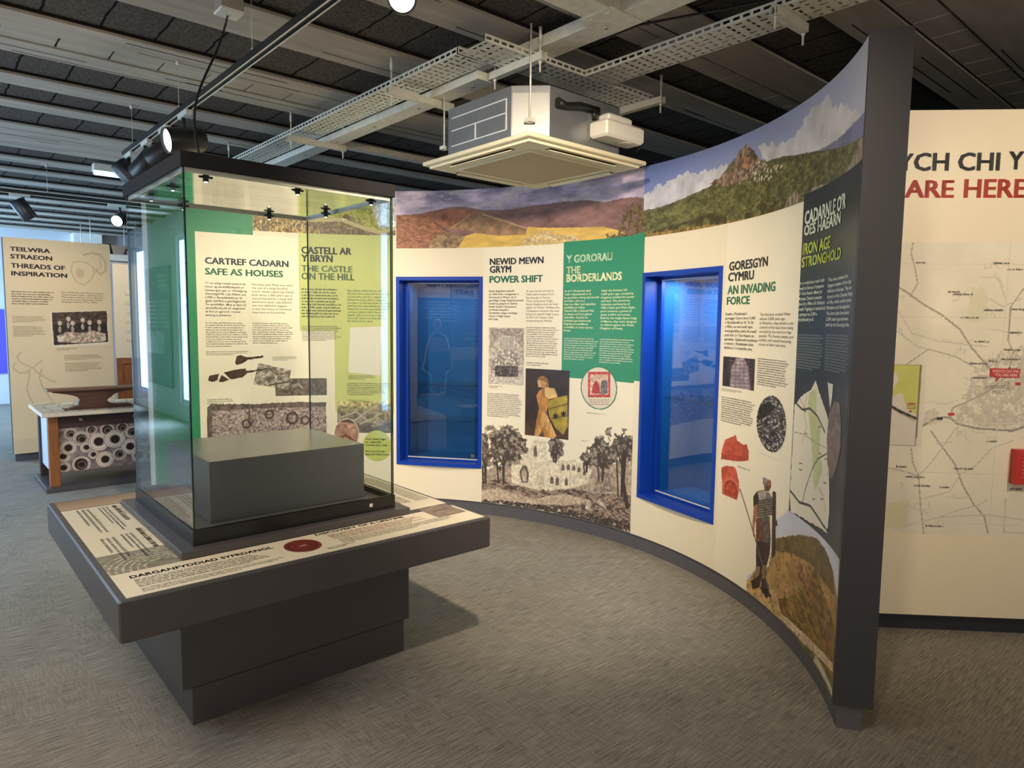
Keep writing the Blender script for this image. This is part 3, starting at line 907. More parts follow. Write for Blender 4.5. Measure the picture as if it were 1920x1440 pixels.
# iron finds
p = Pic.px(W, (386, 662), (500, 722), res=0.003, off=0.002)
M1 = p.mask([(440, 680), (443, 668), (452, 665), (462, 669), (480, 668), (495, 666), (493, 671), (465, 675), (455, 682), (444, 685)], wob=0.006)
M2 = p.mask([(389, 714), (392, 704), (412, 700), (408, 713), (400, 717)], wob=0.006) | p.mask([(409, 716), (415, 702), (431, 712), (418, 717)]) | p.mask([(418, 698), (440, 693), (461, 690), (462, 695), (490, 692), (511, 688), (511, 691), (464, 700), (455, 708), (432, 712)], wob=0.006)
p.M = M1 | M2
p.C[:] = (74, 54, 42); p.mottle(0.6, 60, 5)
addpic(cp, 'iron_tools_picture', p)
p = Pic.px(W, (474, 678), (549, 731), res=0.003, off=0.0018)
p.M = p.mask([(484, 680), (547, 694), (544, 706), (542, 731), (474, 721)]); p.C[:] = (158, 146, 132); p.mottle(0.6, 40, 6); p.mottle(0.4, 120, 8)
p.line([(505, 722), (540, 716), (545, 710)], 0.012, (96, 84, 74)); p.line([(480, 700), (500, 690), (520, 702), (543, 700)], 0.008, (108, 96, 84))
addpic(cp, 'excavation_picture', p)
p = Pic.px(W, (516, 710), (613, 741), res=0.003, off=0.0016)
p.C[:] = (110, 98, 88); p.mottle(0.55, 60, 9); p.line([(550, 724), (560, 720), (566, 726)], 0.02, (160, 150, 140))
addpic(cp, 'excavation_picture', p)
p = Pic.px(W, (387, 754), (614, 850), res=0.0035, off=0.0018)
p.M = p.mask([(388, 764), (395, 757), (480, 757), (560, 753), (612, 754), (613, 852), (386, 852)], wob=0.012)
p.C[:] = (172, 152, 146); p.mottle(0.5, 90, 11); p.paint(p.noise(75, 2, 14) > 0.66, (96, 78, 72), 0.2, alpha=0.7)
p.paint(p.mask([(388, 752), (614, 750), (614, 762), (480, 766), (388, 772)], wob=0.02), (112, 96, 88), 0.5, 50)
p.paint(p.mask([(386, 760), (398, 760), (398, 852), (386, 852)], wob=0.015), (108, 92, 84), 0.5, 50)
for q_ in ((462, 795, 9), (470, 790, 6), (505, 777, 9), (548, 784, 12), (572, 788, 9)):
    k = p.ell(q_[:2], q_[2], q_[2]) & ~p.ell(q_[:2], q_[2]*0.6, q_[2]*0.6)
    p.paint(k, (70, 56, 52), 0.3, alpha=0.8)
p.line([(467, 765), (467, 785)], 0.012, (110, 92, 88))
addpic(cp, 'excavation_picture', p)
# ---- CASTELL AR Y BRYN / THE CASTLE ON THE HILL
lu1 = wu(738, 560)
lp = gpanel('graphic_panel', c1, lu1, 0.78, wv(650, 440), LIMEP, 0.0011)
add(lp, 'heading', T().head('CASTELL AR', (565, 462), (659, 478)), INK)
add(lp, 'heading', T().head('Y BRYN', (565, 477), (624, 492)), INK)
add(lp, 'heading', T().head('THE CASTLE', (565, 497), (661, 511)), INKOG)
add(lp, 'heading', T().head('ON THE HILL', (565, 511), (665, 526)), INKOG)
add(lp, 'body_text', T().scrawl_px((565, 539), (642, 597), 10, 31, 0.8, 1.2), INK)
add(lp, 'body_text', T().scrawl_px((651, 542), (731, 606), 11, 32, 0.6, 1.0), INKOG)
add(lp, 'small_text', T().scrawl_px((566, 610), (640, 640), 9, 13).scrawl_px((653, 703), (705, 712), 3, 14).scrawl_px((651, 717), (731, 742), 7, 15).scrawl_px((653, 749), (690, 757), 3, 16), INKS)
child(sheet(W, [(657, 614), (718, 612), (714, 705), (653, 698)], 'document_picture', mat('old_document', (232, 224, 206), 0.5), None, 0.002), lp)
add(lp, 'small_text', T(0.003).scrawl_px((665, 640), (708, 650), 2, 17).scrawl_px((665, 675), (700, 680), 1, 18), mat('ink_faded', (186, 172, 150), 0.6))
# hands and dig
hp = gpanel('graphic_panel', wu(629, 800), lu1, ZB+0.001, 0.781, CREAM2, 0.0010)
p = Pic.px(W, (632, 752), (737, 812), res=0.003, off=0.002)
p.grad((206, 196, 130), (140, 128, 110), p.v[0], p.v[0]-0.1); p.mottle(0.55, 50, 21)
p.poly([(632, 795), (737, 792), (737, 815), (632, 815)], (106, 98, 88), 0.4, scale=50)
p.poly([(695, 800), (705, 770), (715, 756), (728, 760), (735, 780), (722, 790), (710, 800)], (150, 136, 116), 0.6, scale=60)
for q_ in ([(660, 792), (690, 770), (705, 760)], [(675, 795), (700, 785), (712, 775)], [(640, 782), (668, 772), (690, 790)]): p.line(q_, 0.012, (190, 178, 156))
addpic(hp, 'dig_picture', p)
p = Pic.px(W, (625, 782), (675, 846), res=0.003, off=0.0028)
p.M = p.ell((650, 814), 24, 30); p.C[:] = (186, 138, 122); p.mottle(0.45, 30, 23)
p.line([(628, 826), (648, 816), (672, 832)], 0.02, (120, 70, 60)); p.paint(p.mask([(634, 790), (662, 784), (668, 795)]), (96, 78, 62))
p.paint(p.M & ~p.ell((650, 814), 22.4, 28.4), (240, 228, 210))
addpic(hp, 'hands_picture', p)
p = Pic.px(W, (677, 805), (736, 868), res=0.003, off=0.0024, fill=(196, 204, 112)); p.M = p.ell((707, 836), 27, 29.5)
addpic(hp, 'lime_disc', p)
add(hp, 'body_text', T(0.0034).body_px(['Cewch ddysgu rhagor', 'am y Nghanolfan', 'Ymwelwyr Bryn y Beili.', '', 'Find out more at the', 'Bailey Hill Visitor Centre.'], (685, 820), (731, 855), 0.02), INK)
# ---- NEWID MEWN GRYM / POWER SHIFT
n0, n1 = wu(905, 700), wu(1061, 640)
npn = gpanel('graphic_panel', n0, wu(1190, 700), ZB+0.001, VL-0.002, CREAM2, 0.0010)
add(npn, 'heading', T().head('NEWID MEWN', (918.5, 484.7), (1019.6, 493.6)), INK)
add(npn, 'heading', T().head('GRYM', (918.5, 499), (959, 511)), INK)
add(npn, 'heading', T().head('POWER SHIFT', (918, 517.8), (1018, 528.8)), INKG)
add(npn, 'body_text', T().body_px(['Daeth bygythiad newydd', 'yn 1066 wrth i oresgynwyr o', 'Normandi yn Ffrainc. Ar \u00f4l', 'gorchfygu Lloegr Eingl-Sacsonaidd', "roedd eu golygon ar Gymru.", 'Daeth Gwilym Goncwerwr', 'yn Frenin newydd a', 'rhoddodd y dasg o orchfygu', 'Cymru i Hugh Lupus,', 'Iarll Caer.'], (917, 543), (981, 602), 0.014), INK)
add(npn, 'body_text', T().body_px(['A new threat arrived in', '1066 with invaders from', 'Normandy in France.', 'They conquered Anglo', 'Saxon England and set their', 'sights on Wales. William the', 'Conqueror became the new', 'King and tasked Hugh Lupus,', '1st Earl of Chester with', 'conquering the Welsh.'], (987, 543), (1049, 605), 0.0), INKS)
add(npn, 'small_text', T().scrawl_px((987, 612), (1046, 672), 14, 41).scrawl_px((987, 678), (1032, 688), 2, 42).scrawl_px((917, 722), (945, 729), 2, 43).scrawl_px((914, 736), (980, 786), 13, 44).scrawl_px((1090, 824), (1108, 830), 2, 45), INKS)
p = Pic.px(W, (917, 614), (982, 723), res=0.003, off=0.002, fill=(200, 188, 172))
p.mottle(0.35, 60, 31)
p.poly([(919, 616), (981, 616), (981, 655), (969, 640), (965, 630), (935, 630), (931, 640), (919, 655)], (168, 154, 142), 0.4, scale=70)
p.poly([(936, 632), (964, 632), (962, 652), (938, 652)], (186, 176, 164), 0.2)
p.poly([(921, 680), (940, 655), (960, 655), (979, 680), (979, 700), (921, 700)], (176, 164, 152), 0.8, scale=90)
p.poly([(928, 686), (972, 686), (972, 707), (928, 706)], (92, 82, 76), 0.9, scale=90)
for x in range(921, 982, 6): p.line([(x, 616), (x, 700)], 0.003, (146, 132, 120), alpha=0.6)
p.poly([(918, 709), (981, 711), (981, 722), (918, 721)], (208, 198, 182), 0.3, scale=90)
addpic(npn, 'engraved_assembly_picture', p)
# knight in a surcoat with a yellow shield
p = Pic.px(W, (986, 690.5), (1066, 825), res=0.0026, off=0.0026, fill=(58, 40, 28))
p.mottle(0.35, 12, 33)
p.poly([(986, 790), (1066, 792), (1066, 826), (986, 823)], (74, 52, 32), 0.4, scale=20)
p.poly([(1006, 742), (1012, 732), (1022, 726), (1034, 728), (1044, 736), (1046, 745), (1030, 748), (1024, 775), (1030, 795), (1040, 820), (1022, 820), (1018, 808), (1008, 820), (1002, 816), (1006, 790), (1011, 765)], (186, 128, 62), 0.4, scale=30, sx=2, sy=0.5)
p.poly([(1018, 770), (1026, 778), (1044, 818), (1036, 822), (1020, 798), (1008, 820), (1003, 818), (1012, 790)], (214, 164, 92), 0.4, scale=40, sx=2.5, sy=0.5)
p.paint(p.ell((1018, 716), 10, 11), (182, 138, 84), 0.25, 30)
p.poly([(1008, 710), (1020, 704), (1028, 712), (1030, 728), (1020, 728), (1026, 718), (1014, 712)], (142, 98, 52), 0.3, scale=50)
p.poly([(1008, 714), (1014, 713), (1016, 726), (1010, 726)], (216, 164, 116), 0.2)
p.poly([(1022, 726), (1040, 728), (1046, 744), (1030, 748), (1022, 742)], (222, 182, 116), 0.3, scale=20)
SH = [(1026, 752), (1042, 746), (1064, 741), (1065, 800), (1056, 815), (1042, 802), (1030, 780)]
p.poly(SH, (168, 144, 48), 0.25, scale=22)
p.poly([(1030, 765), (1064, 756), (1064, 759), (1030, 768)], (122, 100, 34)); p.poly([(1034, 782), (1065, 778), (1065, 781), (1035, 786)], (122, 100, 34))
for cx, cy in ((1042, 779), (1057, 775)):
    p.poly([(cx-5, cy-4), (cx-2, cy-1), (cx, cy-6), (cx+2, cy-1), (cx+5, cy-4), (cx+4, cy+3), (cx, cy+7), (cx-4, cy+3)], (48, 36, 22))
addpic(npn, 'knight_painting', p)
# ---- Y GORORAU / THE BORDERLANDS
go0, go1 = wu(1054.5, 620), wu(1206, 560)
gbp = gpanel('graphic_panel', go0, wu(1191, 640), wv(1130, 713), VL+0.01, GREEN, 0.0020, 'green panel headed THE BORDERLANDS')
gb2 = child(patch(W, wu(1189, 640), go1, wv(1200, 715), VL+0.02, 'panel_edge', GREEN, None, 0.0019), gbp)
gb3 = child(patch(W, go0, go1, VL, wv(1130, 450), 'panel_top', GREEN, None, 0.0021), gbp)
add(gbp, 'heading', T(0.0034).head('Y GORORAU', (1063, 478.9), (1149, 487.8)), mat('ink_pale_green', (196, 222, 184), 0.5))
add(gbp, 'heading', T(0.0034).head('THE', (1062.4, 500.3), (1088.8, 512)), INKY)
add(gbp, 'heading', T(0.0034).head('BORDERLANDS', (1062.4, 514.6), (1166.6, 524.8)), INKY)
add(gbp, 'body_text', T(0.0034).body_px(["Ar \u00f4l i'r Rhufeiniaid adael", '1,600 o flynyddoedd yn \u00f4l,', 'bu gwrthdaro rhwng teyrnasoedd', 'am b\u0175er a thir yn y', "rhan hon. Mae'r gwrthgloddiau", 'amddiffynnol enfawr', 'Clawdd Offa a Chlawdd Wat', 'yn dangos ei fod yn gyfnod', 'cythryblus. Cawsant eu', 'hadeiladu gan frenhinoedd', 'Eingl-Sacsonaidd Mersia', "i amddiffyn yn erbyn teyrnas", 'Powys.'], (1059, 543), (1122, 624), 0.012), INKY)
add(gbp, 'body_text', T(0.0034).body_px(['After the Romans left', '1,600 years ago, competing', 'kingdoms battled for power', 'and land. The enormous', 'defensive earthworks of', "Offa's Dyke and Wat's Dyke", 'point towards a period of', 'great conflict and unrest.', 'Built by the Anglo-Saxon kings', 'of Mercia, they were designed', 'to defend against the Welsh', 'Kingdom of Powys.'], (1128, 542), (1194, 620), 0.012), INKY)
add(gbp, 'small_text', T(0.0034).scrawl_px((1058, 632), (1121, 678), 10, 51).scrawl_px((1125, 634), (1188, 685), 11, 52), INKW)
p = Pic.px(W, (1086, 684), (1160, 772), res=0.0028, off=0.0036, fill=(226, 214, 190)); p.M = p.ell((1123.5, 727.5), 34.5, 41)
p.poly([(1103, 697), (1145, 697), (1145, 745), (1103, 745)], (196, 74, 62), 0.35, scale=60)
p.poly([(1107, 702), (1141, 702), (1141, 740), (1107, 740)], (214, 176, 150), 0.5, scale=80)
p.poly([(1110, 738), (1112, 722), (1119, 712), (1124, 722), (1126, 738)], (176, 60, 56), 0.3, scale=60); p.poly([(1126, 738), (1128, 715), (1134, 708), (1140, 718), (1140, 738)], (120, 112, 110), 0.4, scale=60)
p.paint(p.ell((1118, 709), 4, 5), (216, 180, 160)); p.paint(p.ell((1134, 708), 4, 5), (216, 180, 160))
for y in (750, 754, 758): p.line([(1104, y), (1143, y)], 0.004, (150, 110, 96))
p.paint(p.M & ~p.ell((1123.5, 727.5), 32.3, 38.5), (58, 128, 92))
addpic(npn, 'manuscript_picture', p)
add(npn, 'small_text', T(0.0026).scrawl_px((1100, 772), (1140, 780), 2, 53), INKS)
# ---- abbey engraving along the foot
av = wv(1000, 786)
p = Pic(W, n0, wu(1190, 700), ZB+0.002, wv(950, 778), res=0.0033, off=0.0018, fill=(244, 233, 208))
st = p.noise(150, 2, 3, 1, 1)
p.paint(p.mask([(905, 880), (960, 868), (1040, 862), (1100, 872), (1190, 868), (1195, 1010), (900, 960)], wob=0.04), (178, 158, 140), 0.35, 60)
ABB = [(958, 868), (976, 852), (996, 838), (1000, 826), (1013, 822), (1024, 826), (1026, 862), (1050, 866), (1078, 862), (1110, 882), (1104, 905), (1078, 915), (1040, 918), (1020, 924), (1010, 920), (960, 905)]
p.poly(ABB, (226, 212, 186), 0.22, scale=60)
for q_ in ([(978, 905), (974, 885), (980, 872), (988, 874), (992, 888), (990, 905)],): p.poly(q_, (110, 96, 84), 0.5, scale=80)
p.poly([(981, 903), (978, 886), (983, 877), (988, 888), (987, 903)], (190, 176, 156), 0.3)
for x, y, h in ((1004, 838, 18), (1056, 872, 10), (1066, 872, 9), (1076, 874, 8), (1086, 877, 8), (1045, 896, 14), (1035, 895, 12), (1062, 898, 12), (1096, 884, 7)):
    p.poly([(x-3, y+h), (x-3, y+2), (x, y-3), (x+3, y+2), (x+3, y+h)], (118, 102, 90), 0.4, scale=80)
p.poly([(1002, 898), (1016, 888), (1024, 924), (1012, 918)], (206, 190, 164), 0.3, scale=80)
p.poly([(1118, 892), (1130, 884), (1150, 890), (1150, 922), (1112, 925)], (158, 140, 124), 0.5, scale=70)
GR = [(900, 905), (940, 898), (960, 908), (1000, 918), (1040, 920), (1080, 916), (1110, 925), (1195, 930), (1195, 1015), (900, 965)]
p.paint(p.mask(GR, wob=0.03), (156, 134, 118), 0.5, 50, sx=1, sy=2)
p.paint(p.mask(GR, wob=0.03) & (p.noise(34, 4, 37, 1, 2) > 0.55), (88, 74, 66), 0.5, 120)
p.paint(p.mask([(900, 920), (930, 915), (1000, 935), (1060, 925), (1110, 940), (1060, 948), (1000, 945), (900, 935)], wob=0.02), (196, 176, 152), 0.3, 60)
p.paint(p.mask([(900, 938), (960, 940), (1040, 952), (1120, 965), (1195, 985), (1195, 1015), (1100, 985), (1000, 955), (900, 946)], wob=0.03) & (st > 0.38), (70, 60, 54), 0.6, 140)
p.paint(p.mask([(900, 930), (1195, 990), (1195, 1015), (900, 950)], wob=0.03) & (p.noise(28, 3, 41, 1, 2) > 0.66), (206, 190, 168), 0.3, 80)
def tree(cx, cy, rx, ry, base, seed):
    a0_ = p.q([(cx, cy), (cx+rx, cy), (cx, cy-ry)]); ex = abs(a0_[1, 0]-a0_[0, 0]); ey = abs(a0_[2, 1]-a0_[0, 1])
    rr = np.hypot((p.U-a0_[0, 0])/ex, (p.V-a0_[0, 1])/ey)
    nz = p.noise(13, 4, seed); fine = p.noise(48, 3, seed+5)
    k = (1.05-rr+(nz-0.5)*1.5+(fine-0.5)*0.7) > 0.15
    p.paint(k, (120, 106, 94), 0.5, 110, seed)
    p.paint(k & (fine < 0.50), (74, 64, 56), 0.4, alpha=0.85)
    p.paint(k & (fine > 0.60) & (nz > 0.45), (176, 160, 140), 0.3, alpha=0.8)
    p.line([(cx+1, cy+ry*0.6), (cx, base)], 0.02, (74, 62, 54)); p.line([(cx-rx*0.35, cy+ry*0.7), (cx-rx*0.25, base)], 0.014, (74, 62, 54))
    p.line([(cx-rx*0.4, cy), (cx, cy+ry)], 0.01, (74, 62, 54)); p.line([(cx+rx*0.4, cy), (cx, cy+ry)], 0.01, (74, 62, 54))
tree(944, 838, 36, 38, 905, 61); tree(910, 850, 16, 34, 905, 62); tree(1042, 838, 14, 22, 866, 63); tree(1100, 858, 16, 16, 884, 64); tree(1130, 850, 26, 34, 900, 65); tree(1166, 834, 27, 40, 930, 66)
p.line([(1172, 850), (1168, 900), (1176, 950)], 0.035, (70, 60, 52))
p.poly([(1098, 955), (1099, 940), (1104, 935), (1108, 942), (1106, 958)], (206, 190, 166), 0.3); p.poly([(1118, 942), (1124, 936), (1134, 945), (1138, 955)], (200, 184, 160), 0.3)
addpic(npn, 'abbey_engraving', p)

# ---- GORESGYN CYMRU / AN INVADING FORCE
o0, o1 = wu(1191, 700), wu(1501, 620)
cpn = gpanel('graphic_panel', wu(1358, 600), o1, ZB+0.001, VL-0.012, CREAM2, 0.0010)
add(cpn, 'heading', T().head('GORESGYN', (1368, 491.5), (1440.5, 498.5)), INK)
add(cpn, 'heading', T().head('CYMRU', (1366, 512), (1414.5, 523.6)), INK)
add(cpn, 'heading', T().head('AN INVADING', (1365, 536), (1454.5, 545.8)), INKG)
add(cpn, 'heading', T().head('FORCE', (1363.5, 557), (1406.7, 570)), INKG)
add(cpn, 'body_text', T().body_px(['Daeth y Rhufeiniaid i', 'goresgyn Cymru bron 2,000', 'o flynyddoedd yn \u00f4l. Yn Sir', 'y Fflint, eu nod oedd cipio', 'mwyngloddiau plwm lle roedd', "pobl leol o'r Oes Haearn yn", 'gweithio. Gadawodd arweinwyr', 'a milwyr y Rhufeiniaid olion', "diddorol o'u bywydau yma."], (1361, 585), (1421, 660), 0.012), INK)
add(cpn, 'body_text', T().body_px(['The Romans invaded Wales', 'almost 2,000 years ago.', 'In Flintshire, they aimed to take', 'control of the lead mines being', 'worked by the local Iron Age', 'people. The Roman leaders and', 'soldiers left behind fascinating', 'traces of their lives here.'], (1426, 586), (1487, 654), 0.0), INKS)
add(cpn, 'small_text', T().scrawl_px((1422, 670), (1479, 733), 12, 71).scrawl_px((1354, 727), (1398, 740), 3, 72).scrawl_px((1354, 742), (1415, 806), 12, 73).scrawl_px((1424, 848), (1466, 866), 3, 74).scrawl_px((1384, 872), (1410, 886), 3, 75), INKS)
p = Pic.px(W, (1357, 668), (1414, 733), res=0.003, off=0.002, fill=(60, 50, 54)); p.mottle(0.5, 26, 71)
p.poly([(1368, 735), (1372, 690), (1380, 672), (1395, 670), (1404, 690), (1408, 735)], (166, 150, 156), 0.35, scale=26)
for i in range(9): p.line([(1368, 676+i*7), (1410, 678+i*7)], 0.004, (104, 92, 96)); 
for i in range(5): p.line([(1372+i*8, 672), (1370+i*8.5, 733)], 0.004, (104, 92, 96))
addpic(cpn, 'stone_floor_picture', p)
p = Pic.px(W, (1418, 733), (1477, 860), res=0.003, off=0.002, fill=(70, 66, 66)); p.M = p.ell((1447.5, 795), 28, 54)
p.mottle(0.8, 22, 74, sx=1, sy=2.5); p.paint(p.noise(60, 3, 75, 1, 2.5) > 0.62, (176, 170, 164), 0.3)
p.poly([(1420, 790), (1424, 762), (1444, 752), (1455, 765), (1440, 780)], (40, 38, 38), 0.3)
addpic(cpn, 'dark_masonry_picture', p)
p = Pic.px(W, (1348, 808), (1412, 952), res=0.003, off=0.002, fill=(196, 86, 64))
p.M = p.mask([(1352, 862), (1354, 842), (1360, 824), (1381, 814), (1383, 826), (1396, 834), (1400, 831), (1405, 846), (1404, 864), (1384, 866), (1360, 862)], wob=0.006) | p.mask([(1353, 876), (1362, 872), (1380, 876), (1386, 900), (1387, 920), (1382, 940), (1368, 948), (1356, 944), (1354, 915)], wob=0.008)
p.mottle(0.25, 40, 77)
p.paint(p.ell((1371, 918), 16, 24), (212, 112, 86), 0.1); p.paint(p.ell((1371, 920), 13, 20), (168, 66, 48), 0.2); p.paint(p.ell((1371, 921), 10, 15), (186, 78, 54), 0.4, 60)
p.poly([(1352, 862), (1356, 852), (1404, 856), (1404, 866)], (176, 70, 52), 0.2)
addpic(cpn, 'red_pottery_picture', p)
# hillside under the soldier
hx1 = uE
p = Pic(W, wu(1400, 1100), hx1-0.003, ZB+0.002, 0.86, res=0.003, off=0.0015, fill=(206, 210, 224))
p.C[:] = (206, 208, 222); p.mottle(0.06, 6, 80)
p.M = p.mask([(1480, 955), (1500, 958), (1570, 1010), (1580, 1400), (1440, 1400), (1380, 1140), (1398, 1080), (1440, 1060), (1452, 1010), (1454, 975)], wob=0.03)
HM = [(1440, 1012), (1470, 1006), (1504, 1002), (1530, 1008), (1548, 1030), (1562, 1068), (1572, 1130), (1572, 1400), (1400, 1400), (1380, 1130), (1420, 1060)]
p.poly(HM, (176, 138, 84), 0.25, scale=16, wob=0.01)
p.poly([(1448, 1012), (1500, 1002), (1530, 1008), (1548, 1030), (1562, 1068), (1566, 1120), (1545, 1090), (1524, 1060), (1490, 1040), (1455, 1032)], (112, 94, 54), 0.35, scale=30, wob=0.02)
p.poly([(1450, 1125), (1500, 1112), (1524, 1080), (1528, 1060), (1540, 1100), (1566, 1180), (1566, 1300), (1500, 1215), (1462, 1160)], (134, 104, 50), 0.55, scale=24, sx=1, sy=2, wob=0.02)
p.paint(p.mask([(1490, 1050), (1526, 1062), (1530, 1110), (1560, 1200), (1566, 1290), (1545, 1200), (1520, 1130), (1495, 1080)], wob=0.03) & (p.noise(40, 3, 82) > 0.5), (150, 104, 76), 0.4)
p.poly([(1458, 1145), (1500, 1180), (1530, 1210), (1562, 1245), (1562, 1262), (1530, 1228), (1500, 1200), (1460, 1158)], (220, 190, 160), 0.15, scale=20, wob=0.01)
p.poly([(1462, 1158), (1500, 1200), (1530, 1228), (1562, 1275), (1562, 1330), (1530, 1270), (1500, 1222), (1462, 1178)], (116, 116, 58), 0.4, scale=50)
p.poly([(1530, 1228), (1560, 1290), (1562, 1310), (1526, 1238)], (212, 196, 176), 0.1)
p.poly([(1380, 1090), (1420, 1085), (1452, 1108), (1470, 1160), (1440, 1150), (1405, 1120)], (202, 164, 108), 0.2, scale=40, wob=0.03)
p.paint((p.noise(60, 2, 83) > 0.70) & p.mask(HM), (82, 70, 40), 0.2, alpha=0.45)
addpic(cpn, 'hillside_picture', p)
# Roman soldier standing in front of the hill
p = Pic.px(W, (1386, 876), (1462, 1180), res=0.0022, off=0.0022, fill=(70, 56, 46))
parts = []
def sp(pts, col, var=0.3, scale=60, **k):
    mk = p.mask(pts); parts.append(mk); p.paint(mk, col, var, scale, **k)
sp([(1419, 1010), (1434, 1010), (1434, 1035), (1430, 1062), (1428, 1090), (1424, 1100), (1416, 1105), (1410, 1102), (1413, 1088), (1418, 1062), (1418, 1030)], (58, 46, 42))
sp([(1432, 1010), (1446, 1008), (1444, 1040), (1438, 1062), (1437, 1085), (1443, 1100), (1440, 1124), (1434, 1118), (1428, 1098), (1430, 1062)], (66, 52, 44))
sp([(1418, 1062), (1426, 1062), (1424, 1078), (1416, 1086)], (156, 118, 88), 0.2); sp([(1430, 1060), (1437, 1060), (1435, 1084), (1430, 1084)], (146, 110, 82), 0.2)
sp([(1418, 972), (1444, 968), (1446, 1012), (1418, 1016)], (112, 72, 56), 0.5, 90, sx=3, sy=0.4)
sp([(1430, 962), (1442, 962), (1444, 1018), (1432, 1016)], (96, 90, 82), 0.7, 120)
sp([(1413, 930), (1420, 920), (1432, 918), (1444, 924), (1450, 934), (1450, 966), (1420, 972), (1418, 945)], (128, 118, 104), 0.4, 60, sx=0.5, sy=3)
for k in range(7): p.line([(1420, 940+k*4.6), (1449, 936+k*4.6)], 0.004, (56, 48, 42))
p.line([(1434, 922), (1434, 968)], 0.005, (70, 60, 52))
sp([(1413, 930), (1421, 922), (1424, 940), (1418, 952), (1413, 950)], (58, 50, 46)); sp([(1422, 922), (1438, 920), (1436, 934), (1424, 938)], (176, 168, 154), 0.4, 60, sx=0.6, sy=3)
sp([(1414, 948), (1420, 946), (1420, 968), (1416, 984), (1415, 1000), (1418, 1006), (1413, 1006), (1411, 992)], (170, 112, 82), 0.25)
sp([(1432, 900), (1444, 898), (1447, 912), (1442, 922), (1434, 920)], (112, 78, 62), 0.4); sp([(1436, 898), (1446, 900), (1447, 910), (1440, 912)], (158, 110, 88), 0.2)
sp([(1431, 908), (1431, 894), (1436, 886), (1443, 885), (1448, 893), (1447, 900), (1438, 900), (1436, 910)], (150, 144, 132), 0.5, 60); p.line([(1431, 898), (1447, 895)], 0.004, (70, 62, 54)); p.line([(1436, 887), (1434, 898)], 0.004, (220, 214, 200)); sp([(1435.5, 886), (1437, 880), (1439, 886)], (80, 74, 66))
sp([(1449, 922), (1453, 920), (1456, 924), (1455, 1040), (1449, 1048), (1447, 1040)], (74, 56, 44), 0.3)
sp([(1452, 975), (1458, 975), (1459, 986), (1453, 988)], (96, 70, 54))
sp([(1408, 1088), (1424, 1082), (1424, 1102), (1412, 1106)], (58, 40, 34)); sp([(1424, 1098), (1440, 1104), (1448, 1118), (1446, 1122), (1430, 1112)], (50, 36, 30))
a_ = p.C.copy(); p.C[:] = 0; p.line([(1388, 917), (1452, 1148)], 0.011, (255, 255, 255)); sm = p.C[..., 0] > 128; p.C = a_
p.paint(sm, (104, 94, 80)); parts.append(sm)
p.M = np.any(parts, 0)
addpic(cpn, 'soldier_picture', p, 'Roman soldier in plate armour holding a spear and a shield')

# ---- CADARNLE O'R OES HAEARN / IRON AGE STRONGHOLD
d0 = wu(1500, 560)
dv0 = wv(1490, 965); dvr = wv(1600, 330)
dp = gpanel('graphic_panel', d0, uE-0.003, wv(1481, 958), wv(1502, 368), NAVY, 0.0024, 'blue-black panel headed IRON AGE STRONGHOLD')
def dt_(): return T(0.0044)
add(dp, 'heading', dt_().head("CADARNLE O'R", (1511.7, 396.7), (1587, 390)), INKW)
add(dp, 'heading', dt_().head('OES HAEARN', (1510, 423), (1577.7, 418.3)), INKW)
add(dp, 'heading', dt_().head('IRON AGE', (1507.5, 457.3), (1559, 465)), INKL)
add(dp, 'heading', dt_().head('STRONGHOLD', (1505.8, 482.8), (1578.5, 484.7)), INKL)
add(dp, 'body_text', dt_().body_px(["Yn yr ardal hon y mae'r nifer", 'fwyaf yn Ewrop o fryngaerau', "o'r Oes Haearn. Maent ym", 'Mryniau Clwyd yn ymestyn', 'dros Sir y Fflint a Sir Ddinbych.', "Llwyth Tegeingl a'u hadeiladodd", 'o gwmpas tua 2,500 o', 'flynyddoedd yn \u00f4l.'], (1501, 527), (1548, 604), 0.012), INKW)
add(dp, 'body_text', dt_().body_px(['This area contains the', 'largest number of Iron Age', 'hillforts in Europe. They are', 'found on the Clwydian Range', 'of hills, which stretch across', 'Flintshire and Denbighshire.', 'The forts date from about', '2,500 years ago and were', 'built by the Deceangli tribe.'], (1555, 520), (1597, 615), 0.012), INKW)
add(dp, 'small_text', dt_().scrawl_px((1498, 625), (1543, 699), 13, 81).scrawl_px((1551, 625), (1593, 706), 13, 82).scrawl_px((1553, 880), (1568, 905), 4, 83), mat('ink_grey_blue', (150, 160, 160), 0.5))
p = Pic(W, d0+0.002, uE-0.004, wv(1481, 958)+0.002, wv(1530, 708), res=0.003, off=0.0034, fill=(236, 228, 204))
MP = [(1491, 760), (1504, 742), (1522, 730), (1531, 712), (1541, 745), (1555, 785), (1556, 850), (1557, 940), (1557, 960), (1553, 1000), (1520, 980), (1483, 960), (1482, 930)]
k1 = p.mask(MP, wob=0.01)
p.poly([(1519, 735), (1533, 730), (1532, 780), (1540, 800), (1538, 850), (1544, 880), (1536, 905), (1530, 920), (1526, 900), (1524, 850), (1520, 800), (1516, 760)], (202, 206, 150), 0.08)
for pts, w_, c_ in (([(1494, 756), (1506, 768), (1520, 766), (1534, 780), (1548, 810)], 0.014, (64, 62, 60)), ([(1483, 920), (1500, 942), (1520, 948), (1545, 985), (1553, 995)], 0.016, (64, 62, 60)), ([(1506, 942), (1512, 915), (1524, 880), (1535, 860), (1553, 850)], 0.009, (90, 86, 82)),
                    ([(1490, 810), (1510, 815), (1530, 830), (1553, 842)], 0.005, (170, 160, 140)), ([(1500, 745), (1510, 765), (1514, 740)], 0.005, (206, 120, 90)), ([(1505, 830), (1514, 800), (1508, 770)], 0.004, (170, 160, 140)), ([(1536, 915), (1545, 930), (1550, 960)], 0.005, (200, 130, 100))):
    p.line(pts, max(w_*.7, .0045), c_)
